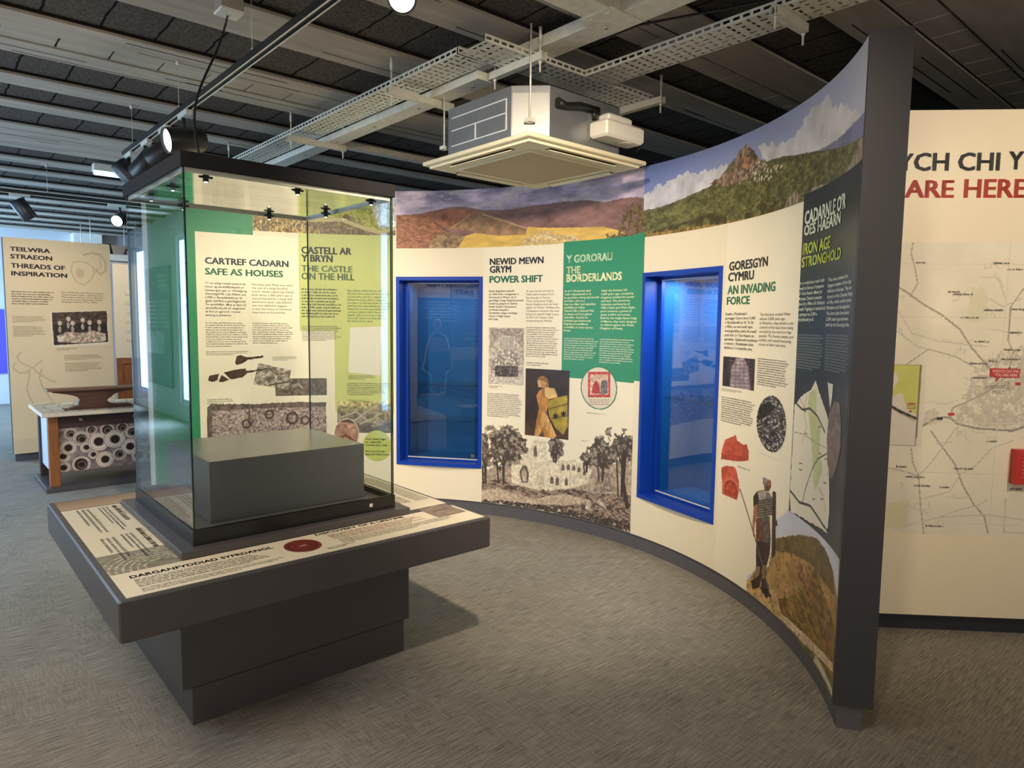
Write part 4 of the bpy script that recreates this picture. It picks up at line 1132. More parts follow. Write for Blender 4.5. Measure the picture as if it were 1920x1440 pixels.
for x, y in ((1508, 770), (1510, 812), (1500, 868), (1500, 880), (1536, 800), (1537, 850), (1540, 935), (1525, 935), (1546, 905), (1548, 860)): p.line([(x, y), (x+5, y+1.5)], 0.006, (150, 110, 96))
k2 = p.mask([(1553, 716), (1564, 720), (1562, 745), (1558, 770)])
k3 = p.mask([(1553, 870), (1552, 820), (1556, 775), (1566, 752), (1576, 755), (1579, 790), (1578, 840), (1570, 880), (1560, 900)])
p.paint(k3, (128, 112, 104), 0.3, 50)
p.M = k1 | k2 | k3
addpic(dp, 'hillfort_map_picture', p)
lt = child(patch(W, d0-0.004, d0, wv(1481, 958), wv(1502, 368), 'panel_rim', NAVY, None, 0.0024), dp)
# ------------------------------------------------------------------ the two glazed cases let into the wall
def wall_case(hole, label, shelves, watts):
    u0, u1, v0, v1 = hole
    a = W.pt(np.array(u0), np.array(v0)); c = W.pt(np.array(u1), np.array(v0))
    X = c-a; wd = float(np.linalg.norm(X[:2])); X = X/wd
    mid = (a+c)/2
    e = empty('wall_display_case', (mid[0], mid[1], v0), math.atan2(X[1], X[0]), label, 'display case', 'display cases let into the curved wall')
    H = v1-v0; w = wd/2; dp = 0.46; g = 0.105; t = 0.028
    # local y points out of the circle (into the case)
    f = MB()
    for x0, x1, z0, z1 in ((-w+0.001, -w+t, 0.001, H-0.001), (w-t, w-0.001, 0.001, H-0.001), (-w+t, w-t, 0.001, t), (-w+t, w-t, H-t, H-0.001)):
        f.box(x0, x1, -0.004, g, z0, z1, 0.0)
    f.build('frame', ROYAL, e)
    f = MB()
    x = w-t
    for x0, x1, z0, z1 in ((-x, -x+0.03, t, H-t), (x-0.03, x, t, H-t), (-x+0.03, x-0.03, t, t+0.022), (-x+0.03, x-0.03, H-t-0.022, H-t)):
        f.box(x0, x1, g+0.004, g+0.03, z0, z1)
    door = f.build('door', ROYAL, e, None)
    xx, zz0, zz1 = x-0.03, t+0.022, H-t-0.022
    MB().box(-xx, xx, g+0.012, g+0.018, zz0, zz1).build('glass_pane', GLASS, door)
    for a_, b_ in ((zz0-0.008, zz0), (zz1, zz1+0.006)):
        MB().box(-xx, xx, g-0.001, g+0.006, a_, b_).build('glazing_strip', METAL, door)
    f = MB(); f.box(xx-0.055, xx-0.03, g+0.006, g+0.013, zz0+0.012, zz0+0.037); f.tube([(xx-0.0425, g+0.006, zz0+0.025), (xx-0.0425, g, zz0+0.025)], 0.007)
    f.build('lock', mat('brass_lock', (176, 158, 112), 0.35, 0.8), door)
    f = MB()
    y0, y1 = g+0.032, dp
    f.box(-x, x, y1, y1+0.015, t, H-t)
    f.box(-x-0.014, -x+0.001, y0, y1, t, H-t); f.box(x-0.001, x+0.014, y0, y1, t, H-t); f.box(-x, x, y0, y1, t-0.014, t+0.001)
    f.build('lining', DEEPB, e)
    MB().box(-x, x, y0, y1, H-t, H-t+0.012).build('top_panel', mat('case_ceiling', (206, 214, 216), 0.5), e)
    MB().box(-x+0.06, x-0.06, y0+0.02, y0+0.05, H-t-0.012, H-t-0.0005).build('light_strip', emit('strip_glow', (225, 238, 255), 2.2), e)
    for z in shelves:
        MB().box(-x+0.004, x-0.004, y0+0.03, y1-0.01, z-v0, z-v0+0.008).build('glass_shelf', GLASS, e)
    pin = None
    for k in range(14):
        z = t+0.12+k*(H-0.3)/13
        for y_ in (y0+0.10, y1-0.10):
            if pin is None:
                f = MB(); f.tube([(0.0005, 0, 0), (0.006, 0, 0)], 0.0035, 6); pin = q = f.build('shelf_pin', mat('pin_steel', (120, 128, 136), .4, .6), e)
            else:
                q = pin.copy(); COL.objects.link(q); q.parent = e
            q.location = (-x, y_, z)
    l = D.lights.new('strip_light', 'AREA'); l.energy = watts; l.size = 0.5; l.shape = 'RECTANGLE'; l.size_y = 0.03; l.color = (0.85, 0.93, 1)
    lo = D.objects.new('strip_light', l); COL.objects.link(lo); lo.parent = e; lo.location = (0, y0+0.10, H-t-0.016); lo['kind'] = 'helper'
    return e
wall_case(HOLES[0], 'blue framed glass case beside the panel headed POWER SHIFT, with empty shelves', (0.99, 0.70), 1.2)
wall_case(HOLES[1], 'blue framed glass case beside the panel headed AN INVADING FORCE, with one empty shelf', (1.02,), 8.0)
# ------------------------------------------------------------------ freestanding glass display case on its plinth
CX, CY = 1.1634, 3.0282
case = empty('display_case', AB(CX, CY), TH, 'large glass display case on a dark grey stepped plinth with a wide reading ledge', 'display case')
MB().box(-.455, .455, -.455, .455, 0, .143).build('plinth_foot', GREY, case)
MB().box(-.486, .486, -.45, .45, .143, .5).build('plinth', GREY, case)
ledge = MB().box(-.734, .734, -.734, .734, .5, .637, 0.006).build('reading_ledge', GREY, case)
MB().box(-.481, .481, -.472, .472, .637, .667, 0.003).build('base_board', GREY, case)
f = MB()
h, q_ = .428, .018
for a_ in ((-h, h, -h, -h+q_), (-h, h, h-q_, h), (-h, -h+q_, -h+q_, h-q_), (h-q_, h, -h+q_, h-q_)): f.box(*a_, .667, .7254)
f.build('base_frame', mat('black_anodised', (34, 33, 34), 0.3, spec=0.5), case)
MB().box(-h+q_, h-q_, -h+q_, h-q_, .667, .70).build('case_floor', mat('case_floor_grey', (96, 93, 90), 0.5), case)
# panes: four sheets of glass with their dark green edges
gx = .424; gt = .008; z0, z1 = .7254, 2.033
for nm, bx in (('front', (-gx, gx, -gx, -gx+gt)), ('back', (-gx, gx, gx-gt, gx)), ('left', (-gx, -gx+gt, -gx+gt+.001, gx-gt-.001)), ('right', (gx-gt, gx, -gx+gt+.001, gx-gt-.001))):
    b = MB(); x0, x1, y0, y1 = bx
    vs = [(x, y, z) for z in (z0, z1) for y in (y0, y1) for x in (x0, x1)]
    thin = 0 if (x1-x0) < 0.02 else 1
    b.v = vs
    for fc, ax in (((0, 2, 3, 1), 2), ((4, 5, 7, 6), 2), ((0, 1, 5, 4), 1), ((2, 6, 7, 3), 1), ((0, 4, 6, 2), 0), ((1, 3, 7, 5), 0)):
        b.cur = 0 if ax == thin else 1
        b.face(fc)
    b.build('glass_pane', [GLASS, GEDGE], case)
lid = MB()
h = .433
lid.box(-h, h, -h, h, 2.0335, 2.087, 0.002)
lid = lid.build('lid', mat('lid_dark_grey', (40, 38, 40), 0.62, spec=0.08), case)
mir = D.materials.new('lid_soffit'); mir.use_nodes = True
bb = mir.node_tree.nodes['Principled BSDF']
bb.inputs['Base Color'].default_value = (0.80, 0.80, 0.78, 1); bb.inputs['Metallic'].default_value = 0.92; bb.inputs['Roughness'].default_value = 0.09
MB().box(-.408, .408, -.408, .408, 2.0285, 2.0335).build('lid_soffit', mir, lid)
f = MB()
h2 = .416
for a_ in ((-h2, h2, -h2, -h2+.008), (-h2, h2, h2-.008, h2), (-h2, -h2+.008, -h2+.008, h2-.008), (h2-.008, h2, -h2+.008, h2-.008)): f.box(*a_, 2.018, 2.0335)
f.build('lid_channel', METAL, lid)
LED = emit('led_glow', (255, 250, 235), 6.0)
for px_, py_ in ((-.33, -.37), (0.02, -.37), (.35, -.37), (-.37, -.10), (-.37, .22), (-.20, .37), (.20, .37), (.37, .10)):
    f = MB()
    f.tube([(px_, py_, 2.0284), (px_, py_, 2.000)], 0.010, 10)
    f.tube([(px_-.024, py_, 2.017), (px_+.024, py_, 2.017)], 0.0045, 6); f.tube([(px_, py_-.024, 2.017), (px_, py_+.024, 2.017)], 0.0045, 6)
    dl = f.build('downlight', BLACK, lid)
    MB().tube([(px_, py_, 2.000), (px_, py_, 1.9985)], 0.006, 8).build('led', LED, dl)
MB().box(.30, .315, -.4285, -.428, .69, .705).build('lock', METAL, case)
# the grey block shown inside
tag(MB().box(-.322, .352, -.288, .30, .7005, .946, 0.0015).build('display_block', mat('display_block_grey', (98, 98, 101), 0.24, spec=0.6), None),
    'plain grey block standing inside the large glass display case', 'display block')
o = D.objects['display_block']; o.location = AB(CX, CY); o.rotation_euler.z = TH
# prints on the ledge
TT = Flat(AB(CX, CY, .637), E1, E2)
def tpanel(u0, u1, v0, v1, label=None, mm=CREAM): return child(patch(TT, u0, u1, v0, v1, 'ledge_graphic', mm, None, 0.0008, label), ledge)
tf = tpanel(-.708, .715, -.715, -.474)
add(tf, 'heading', Type(TT, .0018).line('DARGANFYDDIAD SYFRDANOL', -.66, -.175, -.545, -.518, 0.04), INK)
add(tf, 'heading', Type(TT, .0018).line('DISCOVERY OF A LIFETIME', .015, .43, -.505, -.483, 0.04), INK)
add(tf, 'body_text', Type(TT, .0018).scrawl(-.655, -.20, -.645, -.56, 5, 91, 0.8, 1.1), INK)
add(tf, 'small_text', Type(TT, .0018).scrawl(-.655, -.14, -.695, -.655, 3, 92).scrawl(-.02, .10, -.69, -.665, 2, 93).scrawl(.06, .62, -.66, -.60, 4, 95), INKS)
add(tf, 'body_text', Type(TT, .0018).scrawl(.05, .50, -.595, -.52, 5, 94, 0.8, 1.1), mat('ink_brown_red', (150, 82, 62), 0.5))
p = Pic(TT, -.15, -.005, -.665, -.505, res=.0022, off=.0016, fill=(128, 52, 46))
x = (p.U+.078)/.07; y = (p.V+.585)/.078
p.M = x*x+y*y < 1
p.mottle(.35, 60, 91); rr = np.sqrt(x*x+y*y); p.paint((np.abs(rr-.72) < .04) | (np.abs(rr-.45) < .03), (92, 34, 32)); p.paint((np.abs(x) < .18) & (np.abs(y) < .1), (196, 150, 128), .3)
addpic(tf, 'brooch_picture', p)
p = Pic(TT, .545, .70, -.60, -.43, res=.004, off=.0016, fill=(150, 128, 106)); p.mottle(.25, 30, 92); p.line([(.585, -.51), (.66, -.505)], .012, (110, 88, 76), uv=True)
addpic(tf, 'find_picture', p)
tl_ = tpanel(-.708, -.476, -.470, .53)
TL = Flat(AB(CX, CY, .637), -E2, E1)   # read from the left side
add(tl_, 'body_text', Type(TL, .0018).scrawl(-.50, -.02, -.66, -.60, 3, 96).scrawl(.02, .35, -.66, -.60, 3, 97).scrawl(-.50, -.06, -.575, -.53, 3, 98, .7).scrawl(.0, .34, -.585, -.535, 3, 99), INKS)
add(tl_, 'heading', Type(TL, .0018).scrawl(-.50, -.22, -.525, -.485, 1, 100, 1, 1.2), mat('ink_brown', (104, 86, 66), .5))
add(tl_, 'heading', Type(TL, .0018).scrawl(-.05, .25, -.525, -.485, 1, 101, 1, 1.2), mat('ink_brown', (104, 86, 66), .5))
p = Pic(TT, -.708, -.476, -.474, -.245, res=.003, off=.0014, fill=(142, 134, 112)); p.mottle(.3, 60, 93)
for k in range(3, 10):
    rr = np.hypot(p.U+.53, p.V+.46); p.paint((np.abs(rr-k*.022) < .004) & (p.noise(120, 1, 40+k) > .35), (208, 198, 168), .2)
addpic(tl_, 'jewellery_picture', p)
p = Pic(TT, -.708, -.30, .535, .715, res=.005, off=.0014, fill=(168, 136, 106)); p.mottle(.25, 10, 94); p.grad((150, 120, 98), (196, 164, 128)); 
addpic(ledge, 'burial_mound_picture', p)
tr_ = tpanel(.486, .715, -.42, .70)
TR = Flat(AB(CX, CY, .637), E2, -E1)
add(tr_, 'body_text', Type(TR, .0018).scrawl(-.30, .60, -.60, -.53, 4, 104, .7, 1.1), INK)
add(tr_, 'small_text', Type(TR, .0018).scrawl(-.30, .62, -.70, -.62, 6, 103), INKS)

# ------------------------------------------------------------------ panel headed THREADS OF INSPIRATION
TP = Flat(AB(.72, 8.63, 0), E1, ZUP)
th = empty('graphic_panel_stand', AB(1.195, 8.68), TH, 'freestanding cream panel headed THREADS OF INSPIRATION behind the wooden desk', 'display panel')
MB().box(-.475, .475, -.03, .05, .085, 2.305).build('panel_board', mat('panel_edge_grey', (88, 92, 104), .5), th)
MB().box(-.455, .465, -.015, .045, 0, .085).build('panel_foot', SKIRT, th)
fc = child(patch(TP, .004, .947, .087, 2.303, 'panel_face', mat('tan_print', (226, 200, 160), .45, spec=.3), None, .022), th)
TPF = Flat(AB(.72, 8.63, 0)-E2*.021, E1, ZUP)
def put(S, par, rows, material, bold=.03):
    for s, a_, b_ in rows: add(par, 'heading', Type(S, .002).head(s, a_, b_, bold), material)
INKT = mat('ink_brown_grey', (74, 66, 64), .5)
add(fc, 'heading', Type(TPF, .002).head('TEILWRA', (18, 462), (94, 475)), INKT)
add(fc, 'heading', Type(TPF, .002).head('STRAEON', (19, 476), (98, 489)), INKT)
add(fc, 'heading', Type(TPF, .002).head('THREADS OF', (20, 493), (122, 507)), INKT)
add(fc, 'heading', Type(TPF, .002).head('INSPIRATION', (21, 508), (126, 521)), INKT)
add(fc, 'body_text', Type(TPF, .002).scrawl_px((21, 544), (105, 573), 6, 111, .8, 1.1), INKT)
add(fc, 'body_text', Type(TPF, .002).body_px(["One of Mold's most famous sons is", 'Daniel Owen, tailor, reformer and', 'Methodist preacher. He is classed as', 'one of the most important Welsh', 'language authors of the 1800s.'], (115, 546), (197, 570)), INKT)
add(fc, 'small_text', Type(TPF, .002).scrawl_px((23, 592), (88, 605), 5, 112).scrawl_px((24, 611), (88, 631), 7, 113).scrawl_px((120, 665), (192, 674), 4, 114).scrawl_px((122, 680), (192, 695), 6, 115).scrawl_px((106, 652), (146, 657), 2, 116), mat('ink_tan', (142, 124, 100), .5))
PAL = (214, 194, 158)
p = Pic.px(TPF, (128, 450), (208, 540), res=.005, off=.0012, fill=PAL); p.M = np.zeros(p.U.shape, bool)
def tr(pts, w):
    c_ = p.C.copy(); p.C[:] = 0; p.line(pts, w, (255, 255, 255)); k = p.C[..., 0] > 99; p.C = c_; p.M |= k; p.paint(k, (204, 176, 138))
tr([(136, 492), (150, 490), (165, 494), (175, 502), (176, 515), (168, 528), (156, 534), (145, 530), (138, 520), (133, 508), (136, 492)], .02)
tr([(158, 478), (172, 474), (188, 478), (197, 490), (198, 508), (188, 515), (180, 505)], .03); tr([(176, 512), (190, 500), (186, 485)], .02)
k = p.ell((150, 512), 9, 10); p.M |= k; p.paint(k, (206, 180, 140))
addpic(fc, 'cotton_reel_drawing', p)
p = Pic.px(TPF, (22, 655), (108, 765), res=.005, off=.0012, fill=PAL); p.M = np.zeros(p.U.shape, bool)
for pts in ([(40, 660), (32, 668), (36, 678), (50, 685), (62, 690), (78, 676)], [(28, 680), (24, 690), (34, 698), (48, 700), (56, 692)], [(56, 695), (54, 712), (50, 730), (56, 745), (62, 756)], [(62, 690), (72, 700), (92, 712), (108, 718)], [(78, 692), (74, 710), (80, 725), (100, 755)]): tr(pts, .022)
addpic(fc, 'ribbon_drawing', p)
p = Pic.px(TPF, (93, 581), (206, 652), res=.004, off=.0022, fill=(232, 214, 182))
p.M = p.mask([(93, 584), (203, 581), (206, 646), (98, 652)])
IN = p.mask([(97, 587), (199, 583.5), (203, 641), (101, 647.5)])
p.paint(IN, (64, 50, 44), .5, 30)
p.paint(p.mask([(97, 586), (200, 583), (201, 604), (98, 608)]), (84, 66, 56), .6, 60)
for x, y in ((112, 606), (128, 598), (136, 606), (155, 600), (168, 605), (186, 604)):
    p.paint(p.ell((x, y), 4, 4.5), (212, 186, 160)); p.poly([(x-9, y+18), (x-6, y+6), (x+6, y+6), (x+9, y+18)], (52, 42, 38), .4, scale=60); p.paint(p.ell((x, y+12), 3, 6), (180, 156, 132), .3)
p.poly([(106, 630), (125, 622), (150, 624), (175, 620), (198, 626), (196, 640), (150, 643), (112, 642)], (190, 164, 138), .6, scale=50)
p.poly([(108, 632), (118, 630), (120, 640), (108, 641)], (222, 204, 180)); p.poly([(188, 632), (198, 630), (199, 638), (190, 640)], (216, 196, 170))
p.M &= True
addpic(fc, 'quilters_photograph', p)

# panel beyond it with a wooden dado
P2 = empty('graphic_panel_stand', AB(2.68, 10.53), TH, 'pale panel over a brown wooden dado, partly hidden behind the THREADS OF INSPIRATION panel', 'display panel')
MB().box(-.62, .62, 0, .09, .05, 2.24).build('panel_board', mat('panel_edge_brown', (92, 70, 60), .5), P2)
MB().box(-.60, .61, .01, .08, 0, .05).build('panel_foot', SKIRT, P2)
MB().box(-.617, .617, -.006, 0, .96, 2.235).build('panel_face', CREAM, P2)
WOODM = mat('dado_wood', (150, 92, 56), .45, noise=.3, nscale=9, stretch=(6, 6, .5))
f = MB(); f.box(-.617, .617, -.012, 0, .06, .955)
for x0, x1, z0_, z1_ in ((-.617, .617, .88, .955), (-.617, .617, .06, .14), (-.617, -.55, .14, .88), (-.05, .03, .14, .88), (.55, .617, .14, .88)): f.box(x0, x1, -.028, -.012, z0_, z1_)
f.build('dado', WOODM, P2)
S2 = Flat(AB(2.06, 10.53-.006, 0), E1, ZUP)
t = Type(S2, .001)
for k in range(6): t.scrawl(.14, .55, 1.78-k*.125, 1.86-k*.125, 1, 120+k, 1, .8)
add(D.objects['panel_face.001'], 'heading', t, mat('ink_pale_tan', (206, 180, 138), .5))

# ------------------------------------------------------------------ wooden desk with a print of paper rolls
DK = empty('desk', AB(1.27, 7.2), TH, 'wooden desk with a print of paper rolls across its front, on a grey plinth', 'desk')
OAK = mat('oak_leg', (150, 88, 46), .4, noise=.25, nscale=12, stretch=(8, 8, .6))
DKW = mat('dark_desk_wood', (66, 46, 42), .42, noise=.25, nscale=14, stretch=(.7, 6, 6))
MB().box(-.48, .52, -.31, .42, 0, .042, .003).build('desk_plinth', GREY, DK)
for x, y in ((-.445, -.275), (.405, -.275), (-.445, .33), (.405, .33)):
    MB().box(x, x+.075, y, y+.075, .042, .665, .004).build('leg', OAK if y < 0 else DKW, DK)
MB().box(-.37, .405, -.262, -.235, .55, .665).build('drawer', DKW, DK)
for x in (-.20, .22):
    f = MB(); f.tube([(x, -.262, .615), (x, -.275, .615), (x, -.285, .615), (x, -.29, .615)], [.009, .010, .019, .012], 12)
    f.build('knob', mat('pewter_knob', (150, 140, 132), .35, .6), D.objects['drawer'])
MB().box(-.37, .405, -.245, -.235, .16, .55).build('front_board', DKW, DK)
MB().box(-.425, -.415, -.20, .33, .16, .665).build('side_panel', mat('pale_blue_board', (196, 204, 216), .6), DK)
MB().box(.425, .435, -.20, .33, .16, .665).build('side_panel', mat('pale_blue_board', (196, 204, 216), .6), DK)
MB().box(-.37, .405, .36, .375, .16, .665).build('back_board', DKW, DK)
tp = MB().box(-.50, .50, -.40, .44, .665, .70, .004).build('desk_top', mat('printed_top', (222, 204, 176), .4), DK)
ST = Flat(AB(1.27, 7.2, .70), E1, E2)
p = Pic(ST, -.495, .495, -.395, .435, res=.008, off=.0008, fill=(228, 212, 184)); p.mottle(.12, 6, 130)
for k in range(9):
    x = -.45+k*.11; p.line([(x, -.38), (x+.06, -.2), (x+.02, .1), (x+.09, .4)], .008, (150, 128, 104), uv=True)
p.paint(p.noise(9, 3, 133) > .66, (186, 162, 130), .2)
addpic(tp, 'paper_picture', p)
SF = Flat(AB(1.27-.37, 7.2-.246, 0), E1, ZUP)
p = Pic(SF, .002, .773, .162, .549, res=.003, off=.0012, fill=(104, 82, 84))
p.C[:] = (136, 116, 112); p.mottle(.5, 30, 140)
rg = random.Random(8)
R_ = [(.03, .30, .06), (.09, .49, .055), (.17, .44, .07), (.07, .37, .065), (.03, .20, .055), (.16, .215, .075), (.205, .36, .05), (.255, .29, .045), (.30, .40, .085), (.345, .235, .075), (.37, .50, .06), (.43, .41, .085), (.46, .27, .06), (.49, .51, .05), (.55, .33, .075), (.57, .46, .06), (.62, .24, .065), (.66, .40, .08), (.71, .52, .05), (.73, .30, .06), (.25, .51, .045)]
for x, z, r in R_:
    d = np.hypot(p.U-x, (p.V-z))*(1+(p.noise(14, 2, int(x*1000))-.5)*.16)
    p.paint(d < r, (226, 208, 188), .12, 30, int(z*999)); p.paint((d < r) & (d > r*.93), (128, 104, 98))
    inner = rg.choice((.45, .58, .68))
    p.paint(np.abs(d-r*.78) < .0025, (160, 136, 122)); p.paint(np.abs(d-r*(inner+.08)) < .003, (176, 150, 134))
    p.paint(d < r*inner, (46, 30, 24), .3, 60)
    if inner > .5: p.paint(np.abs(np.hypot(p.U-x-.004, p.V-z+.006)-r*.4) < .0025, (170, 146, 128))
addpic(D.objects['front_board'], 'paper_rolls_picture', p)
# carved wooden stand on the desk
sn = empty('wooden_stand', AB(1.24, 6.99, .7012), TH, 'dark carved wooden stand with a plank top, on top of the desk', 'stand')
DW2 = mat('dark_stand_wood', (86, 52, 38), .45, noise=.25, nscale=12, stretch=(.8, 6, 6))
MB().box(-.41, .40, -.085, .085, .168, .186, .003).build('plank_top', mat('plank_top_wood', (124, 84, 60), .4, noise=.2, nscale=12, stretch=(.8, 6, 6)), sn)
prof = []
for t_ in np.linspace(0, 1, 12): prof.append((-.37+.20*math.sin(t_*math.pi/2), .168-.012-.05*t_-.02*t_*t_))
for t_ in np.linspace(0, 1, 10): prof.append((-.17-.01*math.sin(t_*math.pi), .08-.05*t_))
prof += [(-.20, .028), (-.25, .012), (-.26, 0), (.24, 0), (.235, .022), (.22, .03), (.10, .032)]
for t_ in np.linspace(0, 1, 10): prof.append((.07-.03*math.sin(t_*math.pi), .04+.055*t_))
for t_ in np.linspace(0, 1, 12): prof.append((.08+.28*(1-math.cos(t_*math.pi/2)), .10+.055*math.sin(t_*math.pi/2)))
prof += [(.36, .168), (-.37, .168)]
MB().prism(prof, (0, -.04, 0), (1, 0, 0), (0, 0, 1), (0, 1, 0), .08).build('pedestal', DW2, sn)
MB().box(-.29, .27, -.07, .07, 0.0005, .008).build('base_plate', DW2, sn)

# ------------------------------------------------------------------ map wall on the right
MA = math.radians(-4.05)
MU = np.array([math.cos(MA), math.sin(MA), 0]); MN = np.array([math.sin(MA), -math.cos(MA), 0])
MP_ = Flat((1.824, 3.273, 0), MU, ZUP)
mp_e = empty('map_panel', (3.0, 3.25, 0), MA, 'tall cream panel headed ARE HERE with a large road map, at right', 'display panel')
b = MB(); b.obox(MP_.pt(1.075, 1.295)-MN*.055, MU, MN, ZUP, 2.65, .10, 2.424)
child(b.build('panel_board', GREY), mp_e)
b = MB(); b.obox(MP_.pt(1.075, .0415)-MN*.06, MU, MN, ZUP, 2.61, .06, .083)
child(b.build('panel_foot', mat('blue_black_skirting', (38, 38, 48), .5), None), mp_e)
mf = child(patch(MP_, -.248, 2.398, .085, 2.505, 'panel_face', CREAM, None, .0006), mp_e)
INKM = mat('ink_grey_heading', (60, 64, 68), .5)
Ty = lambda: Type(MP_, .0022)
add(mf, 'heading', Ty().head('Y', (1686, 288), (1712, 320), .05), INKM)
add(mf, 'heading', Ty().head('CH CHI', (1713, 287), (1875, 320), .05), INKM)
add(mf, 'heading', Ty().head('Y', (1891, 284), (1919, 318), .05), INKM)
add(mf, 'heading', Ty().head('MA', (1921, 284), (1972, 318), .05), INKM)
add(mf, 'heading', Ty().head('ARE', (1696, 338), (1789, 371), .05), INKR)
add(mf, 'heading', Ty().head('HERE', (1807, 336), (1925, 371), .05), INKR)
m0 = float(MP_.uv(np.array([(1690, 455)], float))[0, 0]); MZ0, MZ1 = .495, 1.90
p = Pic(MP_, -.02, 2.0, MZ0, MZ1, res=.004, off=.0012, fill=(232, 224, 204))
p.C[:] = (234, 225, 204); p.mottle(.05, 5, 150)
p.paint(p.mask([(1800, 760), (1830, 700), (1850, 670), (1920, 650), (2000, 700), (1960, 800), (1900, 806), (1830, 798), (1790, 790)], wob=.06) & (p.noise(60, 3, 151) > .40), (206, 196, 180), .12, 90)
p.paint(p.mask([(1730, 775), (1755, 765), (1765, 790), (1730, 800)], wob=.03), (210, 200, 182), .1, 80)
p.paint(p.mask([(1820, 540), (1850, 540), (1852, 600), (1815, 605)], wob=.03), (222, 216, 186)); p.paint(p.mask([(1660, 945), (1705, 940), (1700, 990), (1660, 990)], wob=.03), (222, 214, 178))
rgm = random.Random(12)
def road(pts, w, c): p.line(pts, max(w*.8, .0045), tuple(x+(230-x)*.15 for x in c))
RG, RL = (160, 150, 132), (196, 186, 168)
road([(1680, 536), (1700, 548), (1730, 570), (1765, 590), (1800, 618), (1820, 650), (1850, 685), (1870, 710)], .010, (150, 140, 122))
road([(1712, 455), (1708, 475), (1716, 505), (1720, 532), (1706, 556)], .007, RG)
road([(1720, 805), (1750, 786), (1772, 782), (1782, 784), (1795, 795), (1830, 803), (1898, 808), (1920, 800), (1960, 780)], .011, (132, 126, 114))
road([(1782, 784), (1786, 765), (1820, 750), (1850, 735), (1880, 712), (1895, 700)], .010, (168, 156, 138))
road([(1745, 808), (1768, 840), (1790, 870), (1805, 910), (1825, 945), (1845, 968), (1852, 1000)], .008, (140, 132, 118))
road([(1708, 840), (1712, 870), (1722, 892), (1726, 950), (1732, 1000)], .007, RG)
road([(1722, 892), (1745, 868), (1765, 842), (1785, 812), (1805, 790)], .006, RL); road([(1655, 876), (1690, 882), (1720, 892)], .005, RG)
road([(1800, 890), (1830, 872), (1860, 840), (1900, 826)], .006, RL); road([(1730, 935), (1780, 922), (1800, 890)], .005, RL)
road([(1760, 970), (1800, 955), (1832, 948), (1850, 938)], .006, RL); road([(1700, 985), (1760, 970), (1850, 965), (1920, 975)], .005, RL)
road([(1690, 690), (1740, 655), (1790, 668), (1830, 690)], .006, RG); road([(1680, 620), (1720, 650), (1740, 655)], .005, RL)
road([(1685, 585), (1710, 625), (1760, 640), (1850, 650)], .005, RL); road([(1920, 540), (1895, 575), (1890, 640), (1900, 660), (1890, 700)], .007, RG); road([(1855, 560), (1880, 575), (1915, 560)], .006, RL)
road([(1885, 935), (1882, 998), (1920, 1000)], .006, RL); road([(1840, 520), (1870, 520), (1885, 560)], .005, RL)
for _ in range(26):
    x, y = rgm.uniform(1680, 1920), rgm.uniform(470, 1000); pts = [(x, y)]
    for _ in range(5): x += rgm.uniform(-6, 18); y += rgm.uniform(-12, 12); pts.append((x, y))
    road(pts, .003, (206, 198, 180))
for k in range(8): p.line([(k*.25, MZ0), (k*.25, MZ1)], .0025, (222, 212, 190), uv=True)
for k in range(6): p.line([(-.02, .55+k*.25), (2, .55+k*.25)], .0025, (222, 212, 190), uv=True)
addpic(mf, 'road_map_print', p)
t = Ty(); rgm = random.Random(5)
for _ in range(70):
    u = rgm.uniform(.03, 1.4); v = rgm.uniform(MZ0+.03, MZ1-.03)
    if -.02 < u < .23 and .88 < v < 1.35: continue
    t.scrawl(u, u+rgm.uniform(.04, .09), v, v+.018, 1, _+200, 1)
add(mf, 'place_names', t, INKS)
add(mf, 'place_names', Ty().head('YR', (1882, 714), (1893, 722), 0).head('WYDDGRUG /', (1848, 722), (1898, 730), 0).head('MOLD', (1861, 731), (1884, 739), 0), mat('ink_mid_grey', (120, 112, 100), .5))
# inset
p = Pic.px(MP_, (1660, 683), (1727, 836), res=.004, off=.0026, fill=(226, 216, 198))
q_ = p.mask([(1655, 683), (1729, 683), (1722, 780), (1700, 765), (1690, 735), (1672, 745), (1672, 730), (1684, 715), (1682, 700), (1655, 690)], wob=.01)
p.paint(q_, (206, 206, 110), .06, 12); p.line([(1655, 752), (1685, 770), (1716, 784)], .012, (44, 42, 40)); p.line([(1656, 756), (1686, 774), (1714, 788)], .004, (120, 110, 100))
p.line([(1726, 684), (1716, 836), (1655, 834)], .005, (120, 110, 96)); p.line([(1655, 684), (1726, 684)], .004, (120, 110, 96))
for y in (757, 761, 765): p.line([(1700, y), (1715, y)], .005, (178, 86, 70))
p.paint(p.ell((1706, 771), 2.4, 2.4), (168, 60, 50))
addpic(mf, 'inset_map', p)
RED = mat('red_print', (198, 52, 44), .4)
cl = child(sheet(MP_, [(1856, 690), (1912, 692), (1910, 708), (1874, 707), (1865, 717), (1868, 707), (1855, 706)], 'callout', RED, None, .006), mf)
add(cl, 'callout_text', Type(MP_, .0072).head('RYDYCH CHI YMA', (1860, 693), (1909, 699), .01).head('YOU ARE HERE', (1863, 700), (1906, 706), .01), mat('ink_white', (244, 236, 226), .5))
for tl, br in (((1777, 774), (1789, 779)), ((1903, 717), (1913, 722))):
    child(sheet(MP_, [tl, (br[0], tl[1]), br, (tl[0], br[1])], 'road_number', RED, None, .003), mf)
child(sheet(MP_, [(1756, 782), (1767, 782), (1767, 787), (1756, 787)], 'road_number', mat('dark_green_tag', (54, 66, 48), .5), None, .003), mf)
u0, v1_ = MP_.uv(np.array([(1896, 841)], float))[0]; v0_ = MP_.uv(np.array([(1892, 905)], float))[0, 1]
b = MB(); b.obox(MP_.pt(u0+.26, (v0_+v1_)/2)+MN*.022, MU, MN, ZUP, .52, .04, v1_-v0_)
